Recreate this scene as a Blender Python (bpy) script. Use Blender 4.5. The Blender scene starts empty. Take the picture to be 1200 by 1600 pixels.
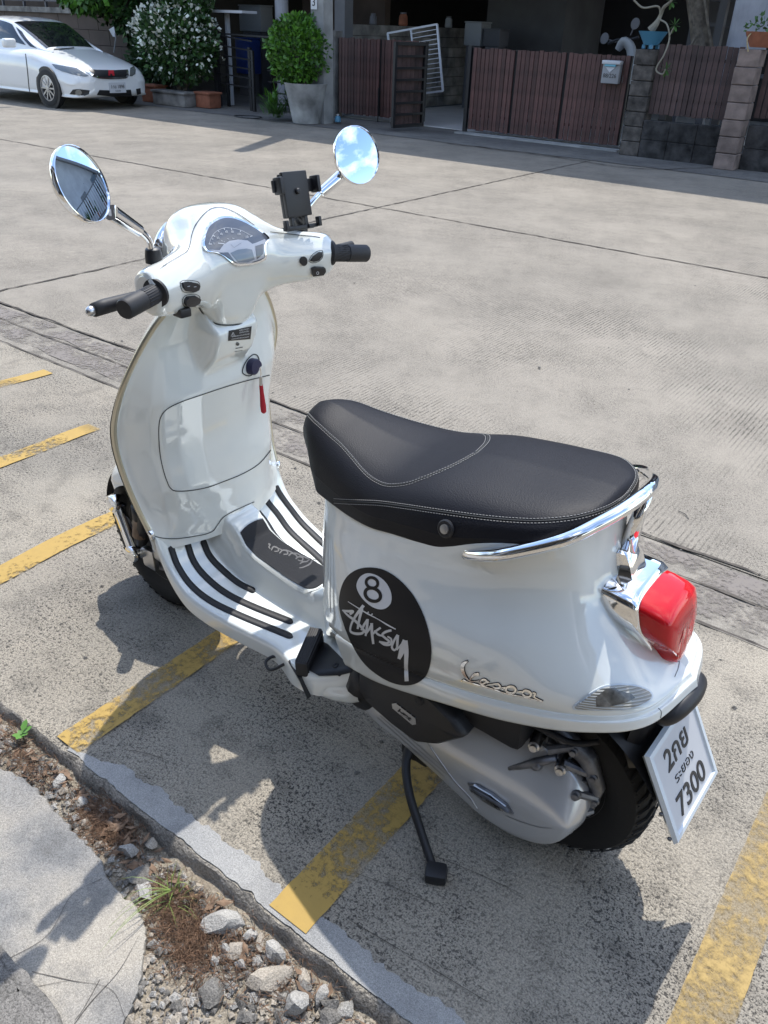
import bpy, bmesh, math, random
import numpy as np
from mathutils import Vector, Matrix, noise
from mathutils.bvhtree import BVHTree
from mathutils.geometry import delaunay_2d_cdt
R = math.radians
random.seed(7); rng = np.random.default_rng(7)
S = bpy.context.scene
COL = S.collection

# ------------------------------------------------------------------ camera, sky, sun, exposure
FPX = 1271.45
CAM = np.array([-0.39705655, 1.22047123, 1.51726836])
def _axes(pitch, roll, yaw):
    f = np.array([math.cos(pitch)*math.cos(yaw), math.cos(pitch)*math.sin(yaw), -math.sin(pitch)])
    r = np.cross(f, [0, 0, 1]); r /= np.linalg.norm(r); d = np.cross(f, r)
    return np.array([math.cos(roll)*r+math.sin(roll)*d, -math.sin(roll)*r+math.cos(roll)*d, f])
AX = _axes(R(30.8857842), R(-2.21194859), R(-54.16486614))
cam = bpy.data.cameras.new('camera'); camo = bpy.data.objects.new('camera', cam); COL.objects.link(camo)
cam.sensor_fit = 'VERTICAL'; cam.sensor_height = 36; cam.sensor_width = 27
cam.lens = FPX/1600*36; cam.clip_start = .02; cam.clip_end = 500
m = Matrix.Identity(4)
for i in range(3):
    m[i][0] = AX[0][i]; m[i][1] = -AX[1][i]; m[i][2] = -AX[2][i]; m[i][3] = CAM[i]
camo.matrix_world = m
S.camera = camo

SUNV = np.array([-.20, .43, -1.0]); SUNV = SUNV/np.linalg.norm(SUNV)      # the way the light travels
W = bpy.data.worlds.new('World'); S.world = W; W.use_nodes = True
wn = W.node_tree.nodes; wl = W.node_tree.links
bg = wn['Background']; bg.inputs['Strength'].default_value = .15
sky = wn.new('ShaderNodeTexSky'); sky.sky_type = 'NISHITA'; sky.sun_disc = False
sky.sun_elevation = math.asin(-SUNV[2]); sky.sun_rotation = math.atan2(-SUNV[0], -SUNV[1])
sky.air_density = 1.0; sky.dust_density = .5
# fair-weather clouds mixed into the sky
tc = wn.new('ShaderNodeTexCoord'); mp = wn.new('ShaderNodeMapping'); mp.inputs['Scale'].default_value = (1, 1, 2.2)
nz = wn.new('ShaderNodeTexNoise'); nz.inputs['Scale'].default_value = 2.2; nz.inputs['Detail'].default_value = 7; nz.inputs['Roughness'].default_value = .58
rp = wn.new('ShaderNodeValToRGB'); rp.color_ramp.elements[0].position = .50; rp.color_ramp.elements[1].position = .68
mx = wn.new('ShaderNodeMixRGB'); mx.inputs['Color2'].default_value = (7.5, 7.8, 8.2, 1)
wl.new(tc.outputs['Generated'], mp.inputs['Vector']); wl.new(mp.outputs['Vector'], nz.inputs['Vector'])
wl.new(nz.outputs['Fac'], rp.inputs['Fac']); wl.new(rp.outputs['Color'], mx.inputs['Fac'])
wl.new(sky.outputs['Color'], mx.inputs['Color1']); wl.new(mx.outputs['Color'], bg.inputs['Color'])
sun = bpy.data.lights.new('sun', 'SUN'); sun.energy = 2.3; sun.angle = R(.5); sun.color = (1, .965, .91)
suno = bpy.data.objects.new('sun', sun); COL.objects.link(suno)
suno.rotation_euler = Vector(-SUNV).to_track_quat('Z', 'Y').to_euler()
vs = S.view_settings; vs.view_transform = 'Standard'; vs.look = 'None'; vs.exposure = 1.2; vs.gamma = 1; vs.use_curve_mapping = False
S.cycles.max_bounces = 8; S.cycles.transparent_max_bounces = 12; S.cycles.caustics_reflective = False; S.cycles.caustics_refractive = False
S.cycles.use_denoising = True

# ------------------------------------------------------------------ materials
def mat(name, col, rough=.6, metal=0., coat=0., coatr=.05, spec=.5, bump=None, var=None, trans=0., sub=0.):
    """bump=(scale, strength, distance); var=(scale, amount)"""
    M = bpy.data.materials.new(name); M.use_nodes = True
    n = M.node_tree.nodes; l = M.node_tree.links; b = n['Principled BSDF']
    b.inputs['Base Color'].default_value = (*col, 1); b.inputs['Roughness'].default_value = rough
    b.inputs['Metallic'].default_value = metal; b.inputs['Coat Weight'].default_value = coat
    b.inputs['Coat Roughness'].default_value = coatr; b.inputs['Specular IOR Level'].default_value = spec
    b.inputs['Transmission Weight'].default_value = trans
    if bump or var:
        t = n.new('ShaderNodeTexCoord')
    if var:
        z = n.new('ShaderNodeTexNoise'); z.inputs['Scale'].default_value = var[0]; z.inputs['Detail'].default_value = 6
        l.new(t.outputs['Object'], z.inputs['Vector'])
        mr = n.new('ShaderNodeMapRange'); mr.inputs['From Min'].default_value = .3; mr.inputs['From Max'].default_value = .7
        mr.inputs['To Min'].default_value = 1-var[1]; mr.inputs['To Max'].default_value = 1+var[1]
        l.new(z.outputs['Fac'], mr.inputs['Value'])
        mm = n.new('ShaderNodeMixRGB'); mm.blend_type = 'MULTIPLY'; mm.inputs['Fac'].default_value = 1
        mm.inputs['Color1'].default_value = (*col, 1); l.new(mr.outputs['Result'], mm.inputs['Color2'])
        l.new(mm.outputs['Color'], b.inputs['Base Color'])
    if bump:
        z2 = n.new('ShaderNodeTexNoise'); z2.inputs['Scale'].default_value = bump[0]; z2.inputs['Detail'].default_value = 5
        l.new(t.outputs['Object'], z2.inputs['Vector'])
        bp = n.new('ShaderNodeBump'); bp.inputs['Strength'].default_value = bump[1]; bp.inputs['Distance'].default_value = bump[2]
        l.new(z2.outputs['Fac'], bp.inputs['Height']); l.new(bp.outputs['Normal'], b.inputs['Normal'])
    return M

def per_piece(M, amount):
    """each object using M gets its own slightly lighter or darker tone"""
    n = M.node_tree.nodes; l = M.node_tree.links; b = n['Principled BSDF']; oi = n.new('ShaderNodeObjectInfo'); mr = n.new('ShaderNodeMapRange')
    mr.inputs['To Min'].default_value = 1-amount; mr.inputs['To Max'].default_value = 1+amount; l.new(oi.outputs['Random'], mr.inputs['Value'])
    x = n.new('ShaderNodeMixRGB'); x.blend_type = 'MULTIPLY'; x.inputs['Fac'].default_value = 1
    if b.inputs['Base Color'].is_linked: l.new(b.inputs['Base Color'].links[0].from_socket, x.inputs['Color1'])
    else: x.inputs['Color1'].default_value = b.inputs['Base Color'].default_value
    l.new(mr.outputs['Result'], x.inputs['Color2']); l.new(x.outputs['Color'], b.inputs['Base Color']); return M
def concrete(name, col, col2, dark, speck=.5, bumpd=.004, grooves=0., stain=.5, fine=220, blot=1.3, stain_big=.7):
    """mottled weathered concrete: tone patches, dark pits, fine sand grain, optional brush grooves along Y"""
    M = bpy.data.materials.new(name); M.use_nodes = True
    n = M.node_tree.nodes; l = M.node_tree.links; b = n['Principled BSDF']; b.inputs['Roughness'].default_value = .9
    b.inputs['Specular IOR Level'].default_value = .25
    g = n.new('ShaderNodeNewGeometry')
    def N(scale, det=6, rough=.55, dist=0):
        z = n.new('ShaderNodeTexNoise'); z.inputs['Scale'].default_value = scale; z.inputs['Detail'].default_value = det
        z.inputs['Roughness'].default_value = rough; z.inputs['Distortion'].default_value = dist
        l.new(g.outputs['Position'], z.inputs['Vector']); return z
    def ramp(src, a, c, v0=0, v1=1):
        r = n.new('ShaderNodeMapRange'); r.inputs['From Min'].default_value = a; r.inputs['From Max'].default_value = c
        r.inputs['To Min'].default_value = v0; r.inputs['To Max'].default_value = v1
        l.new(src, r.inputs['Value']); return r.outputs['Result']
    def mix(fac, c1, c2, mode='MIX'):
        x = n.new('ShaderNodeMixRGB'); x.blend_type = mode
        for s, v in (('Fac', fac), ('Color1', c1), ('Color2', c2)):
            if isinstance(v, (int, float)): x.inputs[s].default_value = v
            elif isinstance(v, tuple): x.inputs[s].default_value = (*v, 1)
            else: l.new(v, x.inputs[s])
        return x.outputs['Color']
    def mul(a, v):
        x = n.new('ShaderNodeMath'); x.operation = 'MULTIPLY'; l.new(a, x.inputs[0])
        if isinstance(v, (int, float)): x.inputs[1].default_value = v
        else: l.new(v, x.inputs[1])
        return x.outputs[0]
    big = N(blot, 5); c = mix(ramp(big.outputs['Fac'], .35, .65), col, col2)
    med = N(9, 8, .65); c = mix(mul(ramp(med.outputs['Fac'], .5, .72), stain), c, dark)
    fn = N(fine, 4, .62); fn2 = N(fine*2.3, 4, .6); px1 = ramp(fn.outputs['Fac'], .545, .60); px2 = ramp(fn2.outputs['Fac'], .54, .60)
    pm = n.new('ShaderNodeMath'); pm.operation = 'MAXIMUM'; l.new(px1, pm.inputs[0]); l.new(px2, pm.inputs[1]); pit = pm.outputs[0]
    reg = N(2.3, 7, .6); pits = mul(pit, ramp(reg.outputs['Fac'], .36, .64, speck*.12, speck))
    c = mix(mul(ramp(N(1.1, 6, .62, .6).outputs['Fac'], .50, .70), stain*stain_big), c, (dark[0]*2.4, dark[1]*2.4, dark[2]*2.4))
    c = mix(pits, c, dark)
    f2 = N(fine*2.1, 2, .7); c = mix(1.0, c, ramp(f2.outputs['Fac'], .25, .75, .55, 1.38), 'MULTIPLY')
    h = mul(fn.outputs['Fac'], -1.0)
    if grooves:
        w = n.new('ShaderNodeTexWave'); w.wave_type = 'BANDS'; w.bands_direction = 'X'; w.inputs['Scale'].default_value = 15.0
        w.inputs['Distortion'].default_value = 1.2; w.inputs['Detail'].default_value = 3; w.inputs['Detail Scale'].default_value = 2.5
        l.new(g.outputs['Position'], w.inputs['Vector'])
        gm = N(.75, 4, .6); gr = mul(ramp(w.outputs['Fac'], .28, .02), ramp(gm.outputs['Fac'], .43, .62))
        gr = mul(gr, ramp(N(40, 3).outputs['Fac'], .35, .6)); c = mix(mul(gr, grooves), c, dark)
        ad = n.new('ShaderNodeMath'); ad.operation = 'SUBTRACT'; l.new(h, ad.inputs[0]); l.new(gr, ad.inputs[1]); h = ad.outputs[0]
    l.new(c, b.inputs['Base Color'])
    bp = n.new('ShaderNodeBump'); bp.inputs['Strength'].default_value = .8; bp.inputs['Distance'].default_value = bumpd
    l.new(h, bp.inputs['Height']); l.new(bp.outputs['Normal'], b.inputs['Normal'])
    return M

def worn_paint(name, col, keep=.5, floor=.0):
    M = bpy.data.materials.new(name); M.use_nodes = True
    n = M.node_tree.nodes; l = M.node_tree.links; b = n['Principled BSDF']; b.inputs['Roughness'].default_value = .75
    g = n.new('ShaderNodeNewGeometry'); out = n['Material Output']
    z = n.new('ShaderNodeTexNoise'); z.inputs['Scale'].default_value = 55; z.inputs['Detail'].default_value = 8; z.inputs['Roughness'].default_value = .75
    z2 = n.new('ShaderNodeTexNoise'); z2.inputs['Scale'].default_value = 4.5; z2.inputs['Detail'].default_value = 4
    l.new(g.outputs['Position'], z.inputs['Vector']); l.new(g.outputs['Position'], z2.inputs['Vector'])
    ad = n.new('ShaderNodeMath'); ad.operation = 'ADD'; l.new(z.outputs['Fac'], ad.inputs[0]); l.new(z2.outputs['Fac'], ad.inputs[1])
    mr = n.new('ShaderNodeMapRange'); mr.inputs['From Min'].default_value = .92-keep*.35; mr.inputs['From Max'].default_value = 1.16-keep*.35; mr.inputs['To Min'].default_value = floor
    l.new(ad.outputs[0], mr.inputs['Value'])
    at = n.new('ShaderNodeAttribute'); at.attribute_name = 'wear'
    ml = n.new('ShaderNodeMath'); ml.operation = 'MULTIPLY'; l.new(mr.outputs['Result'], ml.inputs[0]); l.new(at.outputs['Fac'], ml.inputs[1])
    c = n.new('ShaderNodeMixRGB'); c.inputs['Color1'].default_value = (col[0]*.72, col[1]*.72, col[2]*.9, 1); c.inputs['Color2'].default_value = (*col, 1)
    l.new(z.outputs['Fac'], c.inputs['Fac']); l.new(c.outputs['Color'], b.inputs['Base Color'])
    t = n.new('ShaderNodeBsdfTransparent'); mxs = n.new('ShaderNodeMixShader')
    l.new(ml.outputs[0], mxs.inputs['Fac']); l.new(t.outputs[0], mxs.inputs[1]); l.new(b.outputs[0], mxs.inputs[2]); l.new(mxs.outputs[0], out.inputs['Surface'])
    return M

def wave_mat(name, col, col2, scale, rough, direction='X', bump=.001, coat=0):
    M = mat(name, col, rough, coat=coat); n = M.node_tree.nodes; l = M.node_tree.links; b = n['Principled BSDF']
    t = n.new('ShaderNodeTexCoord'); w = n.new('ShaderNodeTexWave'); w.bands_direction = direction; w.inputs['Scale'].default_value = scale
    l.new(t.outputs['Object'], w.inputs['Vector'])
    x = n.new('ShaderNodeMixRGB'); x.inputs['Color1'].default_value = (*col2, 1); x.inputs['Color2'].default_value = (*col, 1)
    l.new(w.outputs['Fac'], x.inputs['Fac']); l.new(x.outputs['Color'], b.inputs['Base Color'])
    bp = n.new('ShaderNodeBump'); bp.inputs['Distance'].default_value = bump; l.new(w.outputs['Fac'], bp.inputs['Height']); l.new(bp.outputs['Normal'], b.inputs['Normal'])
    return M

MT = {}
MT['white'] = mat('pearl_white_paint', (.745, .765, .725), .14, coat=1., coatr=.02, spec=.5); MT['white'].node_tree.nodes['Principled BSDF'].inputs['Coat IOR'].default_value = 1.75
MT['trim'] = mat('satin_gold_trim', (.55, .50, .38), .35, metal=.8)
MT['black'] = mat('black_plastic', (.014, .014, .016), .45, bump=(900, .25, .0006))
MT['gap'] = mat('dark_seam', (.02, .022, .022), .7)
MT['rubber'] = mat('black_rubber', (.018, .018, .02), .6)
MT['grip'] = wave_mat('ribbed_grip_rubber', (.03, .03, .034), (.012, .012, .014), 120, .55, 'Z', .0008)
MT['tyre'] = mat('tyre_rubber', (.012, .012, .012), .8, bump=(60, .3, .003))
MT['seat'] = mat('black_vinyl', (.008, .008, .011), .52, spec=.22, bump=(420, .55, .0012))
MT['thread'] = mat('pale_thread', (.30, .295, .285), .8)
MT['chrome'] = mat('chrome', (.86, .87, .88), .06, metal=1.)
MT['mirror'] = mat('mirror_glass', (.62, .72, .84), .0, metal=1.)
MT['silver'] = mat('silver_case_paint', (.62, .635, .65), .27, metal=.5, coat=.25, coatr=.2, bump=(700, .08, .0004))
MT['groove'] = mat('case_groove', (.20, .205, .21), .6, metal=.3)
MT['cast'] = mat('cast_alloy', (.19, .195, .21), .45, metal=.7, var=(40, .3), bump=(150, .3, .002))
MT['darkmetal'] = mat('dark_painted_metal', (.022, .022, .024), .5, metal=.3)
MT['rim'] = mat('grey_wheel_rim', (.10, .10, .105), .45, metal=.6)
MT['decalblack'] = mat('black_vinyl_print', (.010, .009, .010), .42, spec=.22)
MT['decalwhite'] = mat('white_vinyl_print', (.62, .62, .62), .35, coat=.4)
MT['redlens'] = mat('red_lens', (.95, .022, .03), .05, coat=.6, coatr=.02, trans=.45, bump=(22, .2, .003)); MT['redlens'].node_tree.nodes['Principled BSDF'].inputs['IOR'].default_value = 1.25
MT['redstrap'] = mat('red_woven_strap', (.42, .008, .02), .7)
MT['navy'] = mat('navy_key_head', (.012, .012, .05), .45)
MT['clear'] = wave_mat('fluted_clear_lens', (.62, .62, .58), (.46, .46, .42), 60, .12, 'Z', .0015, coat=1)
MT['indlens'] = wave_mat('indicator_glass', (.50, .50, .46), (.30, .30, .27), 75, .12, 'Z', .002, coat=1)
MT['bulb'] = mat('indicator_inside', (.16, .15, .13), .25, metal=.5, var=(90, .55), coat=1)
MT['dialface'] = mat('instrument_face', (.10, .11, .135), .18, coat=1., coatr=.02)
MT['dialsilver'] = mat('instrument_silver', (.42, .43, .47), .3, metal=.25, coat=.6)
MT['lcd'] = mat('lcd_panel', (.17, .2, .24), .15, coat=1.)
MT['dialprint'] = mat('instrument_print', (.6, .62, .65), .5)
MT['mat'] = wave_mat('ribbed_floor_mat', (.035, .035, .038), (.010, .010, .011), 150, .5, 'Y', .001)
MT['matlogo'] = mat('grey_mat_lettering', (.030, .030, .033), .5)
MT['plate'] = mat('plate_white', (.50, .51, .53), .3, coat=.3)
MT['plateframe'] = mat('plate_holder_acrylic', (.60, .66, .70), .16, coat=.6)
MT['print'] = mat('black_print', (.02, .02, .022), .45)
MT['beige'] = mat('rusty_damper', (.22, .16, .12), .6, var=(30, .4))
MT['alloy'] = mat('bright_alloy', (.55, .55, .55), .3, metal=1.)
# ------------------------------------------------------------------ helpers
def mesh_obj(name, V, F, mt, parent=None, smooth=True, mats=None, mi=None, recalc=False):
    me = bpy.data.meshes.new(name); me.from_pydata([tuple(map(float, v)) for v in V], [], [tuple(map(int, f)) for f in F]); me.validate()
    if recalc:
        bm = bmesh.new(); bm.from_mesh(me); bmesh.ops.recalc_face_normals(bm, faces=bm.faces); bm.to_mesh(me); bm.free()
    for x in (mats or [mt]): me.materials.append(MT[x] if isinstance(x, str) else x)
    if mi is not None and len(me.polygons) == len(mi): me.polygons.foreach_set('material_index', np.array(mi, dtype=np.int32))
    if smooth is True: me.polygons.foreach_set('use_smooth', np.ones(len(me.polygons), dtype=bool))
    o = bpy.data.objects.new(name, me); COL.objects.link(o)
    if smooth == 'angle': me.shade_smooth(); me.set_sharp_from_angle(angle=R(38))
    if parent is not None: o.parent = parent
    return o
class MB:
    """collects simple shapes and links them as ONE mesh object; M maps them into the parent's space"""
    def __init__(s): s.V = []; s.F = []; s.mi = []; s.cur = 0
    def add(s, V, F):
        b = len(s.V); s.V += [tuple(v) for v in V]; s.F += [tuple(i+b for i in f) for f in F]; s.mi += [s.cur]*len(F); return s
    def box(s, c, d, rot=None, tap=1.0):
        cx, cy, cz = c; dx, dy, dz = d[0]/2, d[1]/2, d[2]/2
        V = [(-dx, -dy, -dz), (dx, -dy, -dz), (dx, dy, -dz), (-dx, dy, -dz), (-dx*tap, -dy*tap, dz), (dx*tap, -dy*tap, dz), (dx*tap, dy*tap, dz), (-dx*tap, dy*tap, dz)]
        if rot is not None: V = [tuple(rot @ Vector(v)) for v in V]
        return s.add([(v[0]+cx, v[1]+cy, v[2]+cz) for v in V], [(0, 3, 2, 1), (4, 5, 6, 7), (0, 1, 5, 4), (1, 2, 6, 5), (2, 3, 7, 6), (3, 0, 4, 7)])
    def bbox(s, c, d, bev=.005, rot=None, seg=2):
        bm = bmesh.new(); bmesh.ops.create_cube(bm, size=1)
        for v in bm.verts: v.co = Vector((v.co.x*d[0], v.co.y*d[1], v.co.z*d[2]))
        bmesh.ops.bevel(bm, geom=bm.edges[:], offset=bev, segments=seg, affect='EDGES', profile=.6)
        V = [(rot @ v.co if rot is not None else v.co)+Vector(c) for v in bm.verts]; bm.verts.index_update()
        F = [[v.index for v in f.verts] for f in bm.faces]; bm.free(); return s.add(V, F)
    def tube(s, P, r, seg=12, cap=True, flat=1.0):
        P = [Vector(p) for p in P]; n = len(P); rr = r if hasattr(r, '__len__') else [r]*n
        V = []; F = []; up = None
        for i, p in enumerate(P):
            t = (P[min(i+1, n-1)]-P[max(i-1, 0)]).normalized()
            if up is None: up = t.orthogonal().normalized()
            up = (up-t*up.dot(t)).normalized(); sd = t.cross(up)
            for k in range(seg):
                a = 2*math.pi*k/seg; V.append(p+up*math.cos(a)*rr[i]+sd*math.sin(a)*rr[i]*flat)
        for i in range(n-1):
            for k in range(seg): F.append((i*seg+k, i*seg+(k+1) % seg, (i+1)*seg+(k+1) % seg, (i+1)*seg+k))
        if cap: F.append(tuple(range(seg))[::-1]); F.append(tuple((n-1)*seg+k for k in range(seg)))
        return s.add(V, F)
    def lathe(s, c, ax, prof, seg=24, ref=None):
        """prof = [(along axis, radius)]"""
        ax = Vector(ax).normalized(); u = ax.orthogonal().normalized() if ref is None else Vector(ref).normalized(); w = ax.cross(u); c = Vector(c)
        V = []; F = []; n = len(prof)
        for (h, r) in prof:
            for k in range(seg):
                a = 2*math.pi*k/seg; V.append(c+ax*h+u*math.cos(a)*r+w*math.sin(a)*r)
        for i in range(n-1):
            for k in range(seg): F.append((i*seg+k, i*seg+(k+1) % seg, (i+1)*seg+(k+1) % seg, (i+1)*seg+k))
        F.append(tuple(range(seg))[::-1]); F.append(tuple((n-1)*seg+k for k in range(seg)))
        return s.add(V, F)
    def grid(s, P, cu=False, cv=False):
        P = np.asarray(P); m, n = P.shape[:2]; F = []
        for i in range(m-1+(1 if cu else 0)):
            for j in range(n-1+(1 if cv else 0)):
                F.append((i*n+j, i*n+(j+1) % n, ((i+1) % m)*n+(j+1) % n, ((i+1) % m)*n+j))
        return s.add(P.reshape(-1, 3), F)
    def fan(s, P):
        return s.add(P, [tuple(range(len(P)))])
    def prism(s, poly, h):
        """poly: list of 3D points (planar), h: extrusion vector"""
        n = len(poly); h = Vector(h); V = [Vector(p) for p in poly]+[Vector(p)+h for p in poly]
        return s.add(V, [tuple(range(n))[::-1], tuple(range(n, 2*n))]+[(i, (i+1) % n, (i+1) % n+n, i+n) for i in range(n)])
    def obj(s, name, mt, parent=None, smooth='angle', base=None, mats=None, recalc=True):
        V = s.V if base is None else [(v[0]-base[0], v[1]-base[1], v[2]-base[2]) for v in s.V]
        return mesh_obj(name, V, s.F, mt, parent, smooth, mats=mats, mi=s.mi if mats else None, recalc=recalc)
def tag(o, label=None, cat=None, group=None, kind=None):
    for k, v in (('label', label), ('category', cat), ('group', group), ('kind', kind)):
        if v: o[k] = v
    return o
def thing(name, label, cat, loc=(0, 0, 0), rot=None, group=None):
    o = bpy.data.objects.new(name, None); COL.objects.link(o); o.empty_display_size = .1
    mtx = rot.to_4x4() if rot is not None else Matrix.Identity(4); mtx.translation = Vector(loc); o.matrix_world = mtx
    return tag(o, label, cat, group)
def dup(o, parent=None):
    c = o.copy(); COL.objects.link(c)
    if parent is not None: c.parent = parent
    for ch in o.children: dup(ch, c)
    return c
def cr(P, n, closed=False):
    """Catmull-Rom through the points P (k,d), n samples"""
    P = np.asarray(P, float); k = len(P)
    if closed: Q = np.vstack([P[-1:], P, P[:2]]); N = k
    else: Q = np.vstack([2*P[:1]-P[1:2], P, 2*P[-1:]-P[-2:-1]]); N = k-1
    t = np.linspace(0, N, n, endpoint=not closed); i = np.clip(t.astype(int), 0, N-1); f = (t-i)[:, None]
    a, b, c, d = Q[i], Q[i+1], Q[i+2], Q[i+3]
    return .5*((2*b)+(-a+c)*f+(2*a-5*b+4*c-d)*f**2+(-a+3*b-3*c+d)*f**3)
def cr2(G, m, n):
    G = np.asarray(G, float); A = np.stack([cr(G[i], n) for i in range(G.shape[0])]); return np.stack([cr(A[:, j], m) for j in range(n)], 1)
def lerp1(x, xs, ys): return np.interp(x, xs, ys)
def arc(cx, cy, r, a0, a1, n): return [(cx+r*math.cos(R(a0+(a1-a0)*i/(n-1))), cy+r*math.sin(R(a0+(a1-a0)*i/(n-1)))) for i in range(n)]
def text_mesh(body, size, ext=.0, shear=0., align='CENTER', bold=0.):
    c = bpy.data.curves.new('text', 'FONT'); c.body = body; c.size = size; c.extrude = ext; c.align_x = align; c.align_y = 'CENTER'; c.shear = shear; c.offset = bold
    o = bpy.data.objects.new('text', c); COL.objects.link(o); dg = bpy.context.evaluated_depsgraph_get()
    me = bpy.data.meshes.new_from_object(o.evaluated_get(dg)); V = [tuple(v.co) for v in me.vertices]; F = [tuple(p.vertices) for p in me.polygons]
    bpy.data.objects.remove(o); bpy.data.curves.remove(c); bpy.data.meshes.remove(me); return V, F
def text_on(mb, body, size, o, ux, uy, ext=.0, sx=1., shear=0., bold=0.):
    V, F = text_mesh(body, size, ext, shear, bold=bold); o = Vector(o); ux = Vector(ux).normalized(); uy = Vector(uy).normalized(); nn = ux.cross(uy)
    mb.add([o+ux*v[0]*sx+uy*v[1]+nn*v[2] for v in V], F)

# ------------------------------------------------------------------ the setting: ground, parking strip, gutter, road, apron
MT['pad'] = concrete('parking_concrete', (.35, .31, .248), (.278, .252, .208), (.060, .055, .049), 1.3, .008, stain=.5, fine=110)
MT['road'] = concrete('road_concrete', (.305, .273, .226), (.255, .23, .192), (.075, .068, .058), .95, .004, grooves=1.0, stain=.24, fine=150, blot=.6, stain_big=.25)
MT['roadfar'] = concrete('far_road_concrete', (.37, .345, .31), (.31, .29, .262), (.11, .10, .09), .4, .002, stain=.25, fine=160, blot=.5)
MT['gutter'] = concrete('gutter_concrete', (.31, .28, .235), (.22, .20, .17), (.05, .046, .04), .75, .005, stain=.7, fine=150, blot=2.5)
MT['apron'] = concrete('dark_apron', (.145, .138, .13), (.22, .21, .19), (.05, .048, .046), .8, .004, stain=.5, fine=120, blot=1.2)
MT['slab'] = concrete('pale_slab', (.37, .335, .28), (.215, .215, .212), (.10, .096, .09), .5, .003, stain=.55, fine=220, blot=4.5)
MT['kerb'] = concrete('kerb_concrete', (.37, .335, .285), (.26, .238, .205), (.07, .064, .055), .7, .010, stain=.4, fine=110, blot=9)
MT['mortar'] = concrete('grey_mortar', (.36, .352, .335), (.30, .298, .29), (.14, .135, .13), .35, .003, stain=.45, fine=260, blot=6)
MT['dirt'] = concrete('dirt', (.24, .20, .15), (.34, .30, .235), (.06, .048, .035), .9, .01, stain=.55, fine=90, blot=9)
MT['stone'] = concrete('rubble', (.44, .42, .385), (.33, .315, .29), (.10, .095, .085), .55, .006, stain=.45, fine=180, blot=14)
MT['stonew'] = concrete('warm_rubble', (.44, .385, .31), (.34, .30, .25), (.12, .105, .085), .35, .004, stain=.35, fine=180, blot=12)
MT['stoned'] = concrete('dark_rubble', (.23, .215, .195), (.16, .15, .135), (.04, .038, .035), .7, .006, stain=.6, fine=150, blot=10)
MT['tile'] = mat('carport_tile', (.62, .61, .60), .35, var=(2, .12))
MT['crack'] = mat('joint_dirt', (.07, .06, .05), .95, var=(30, .5))
MT['yellow'] = worn_paint('yellow_road_paint', (.42, .272, .06), .30, .10)
MT['yellow2'] = worn_paint('faded_yellow_road_paint', (.40, .275, .085), .0, .26)

def sheet(name, x0, x1, y0, y1, z, mt, nx=1, ny=1, jag=0., kind='structure', seed=0):
    """flat sheet, its -y and +y borders may wander by jag"""
    V = []; F = []
    for i in range(nx+1):
        for j in range(ny+1):
            x = x0+(x1-x0)*i/nx; y = y0+(y1-y0)*j/ny
            if jag and j in (0, ny): y += jag*(noise.noise((x*6.1+seed, j*3.7, seed))+.5*noise.noise((x*21+seed, j, 1)))
            V.append((x, y, z))
    for i in range(nx):
        for j in range(ny): a = i*(ny+1)+j; F.append((a, a+ny+1, a+ny+2, a+1))
    return tag(mesh_obj(name, V, F, mt, smooth=False), kind=kind)
sheet('ground', -150, 150, -150, 150, -.16, 'dirt')
sheet('road', -60, 90, -10.35, -1.32, -.012, 'road')
sheet('gutter', -60, 90, -1.34, -.925, -.016, 'gutter', 600, 1, .012)
sheet('pavement', -60, 90, -14.2, -10.33, -.006, 'apron', 400, 2, .06, seed=3)
# parking strip: a thick slab whose edge towards the dirt is broken
def pad():
    n = 900; xs = np.linspace(-5, 9, n); V = []; F = []
    for x in xs:
        e = .552+.006*noise.noise((x*3, 0, 0))+.010*noise.noise((x*14, 2, 0))+.006*noise.noise((x*45, 5, 0))
        e2 = e+.007+.010*noise.noise((x*9, 7, 1)); e3 = e2+.009+.008*noise.noise((x*17, 9, 1))
        rows = [(x, -.93, 0), (x, -.3, 0), (x, .2, 0), (x, .470, 0), (x, e-.004, -.001+.002*noise.noise((x*30, 1, 4))), (x, e, -.004-.006*abs(noise.noise((x*33, 1, 3)))),
                (x, e2, -.022-.008*noise.noise((x*19, 3, 1))), (x, e3, -.06)]
        V += rows
    k = 8
    for i in range(n-1):
        for j in range(k-1): F.append((i*k+j, (i+1)*k+j, (i+1)*k+j+1, i*k+j+1))
    mi = [0 if (f % (k-1)) < 4 else 1 for f in range(len(F))]
    o = mesh_obj('parking_strip', V, F, None, smooth=True, mats=['pad', 'kerb'], mi=mi); o.data.set_sharp_from_angle(angle=R(30))
    return tag(o, kind='structure')
pad()
# smooth mortar band along the broken edge
def band():
    n = 420; xs = np.linspace(-2.0, 1.00, n); V = []; F = []
    for x in xs:
        w = .050+.026*noise.noise((x*5, 0, 8))+.014*noise.noise((x*17, 0, 8))+.010*noise.noise((x*60, 3, 8))
        if x > .82: w *= max(.02, (1.0-x)/.18)
        e_ = .552+.006*noise.noise((x*3, 0, 0))+.010*noise.noise((x*14, 2, 0))+.006*noise.noise((x*45, 5, 0))-.007
        V += [(x, .538-w+.004*noise.noise((x*60, 1, 1)), .0032), (x, min(.546, e_), .0022)]
    for i in range(n-1): F.append((2*i, 2*i+2, 2*i+3, 2*i+1))
    return tag(mesh_obj('mortar_band', V, F, 'mortar', smooth=False), kind='structure')
band()
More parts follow.
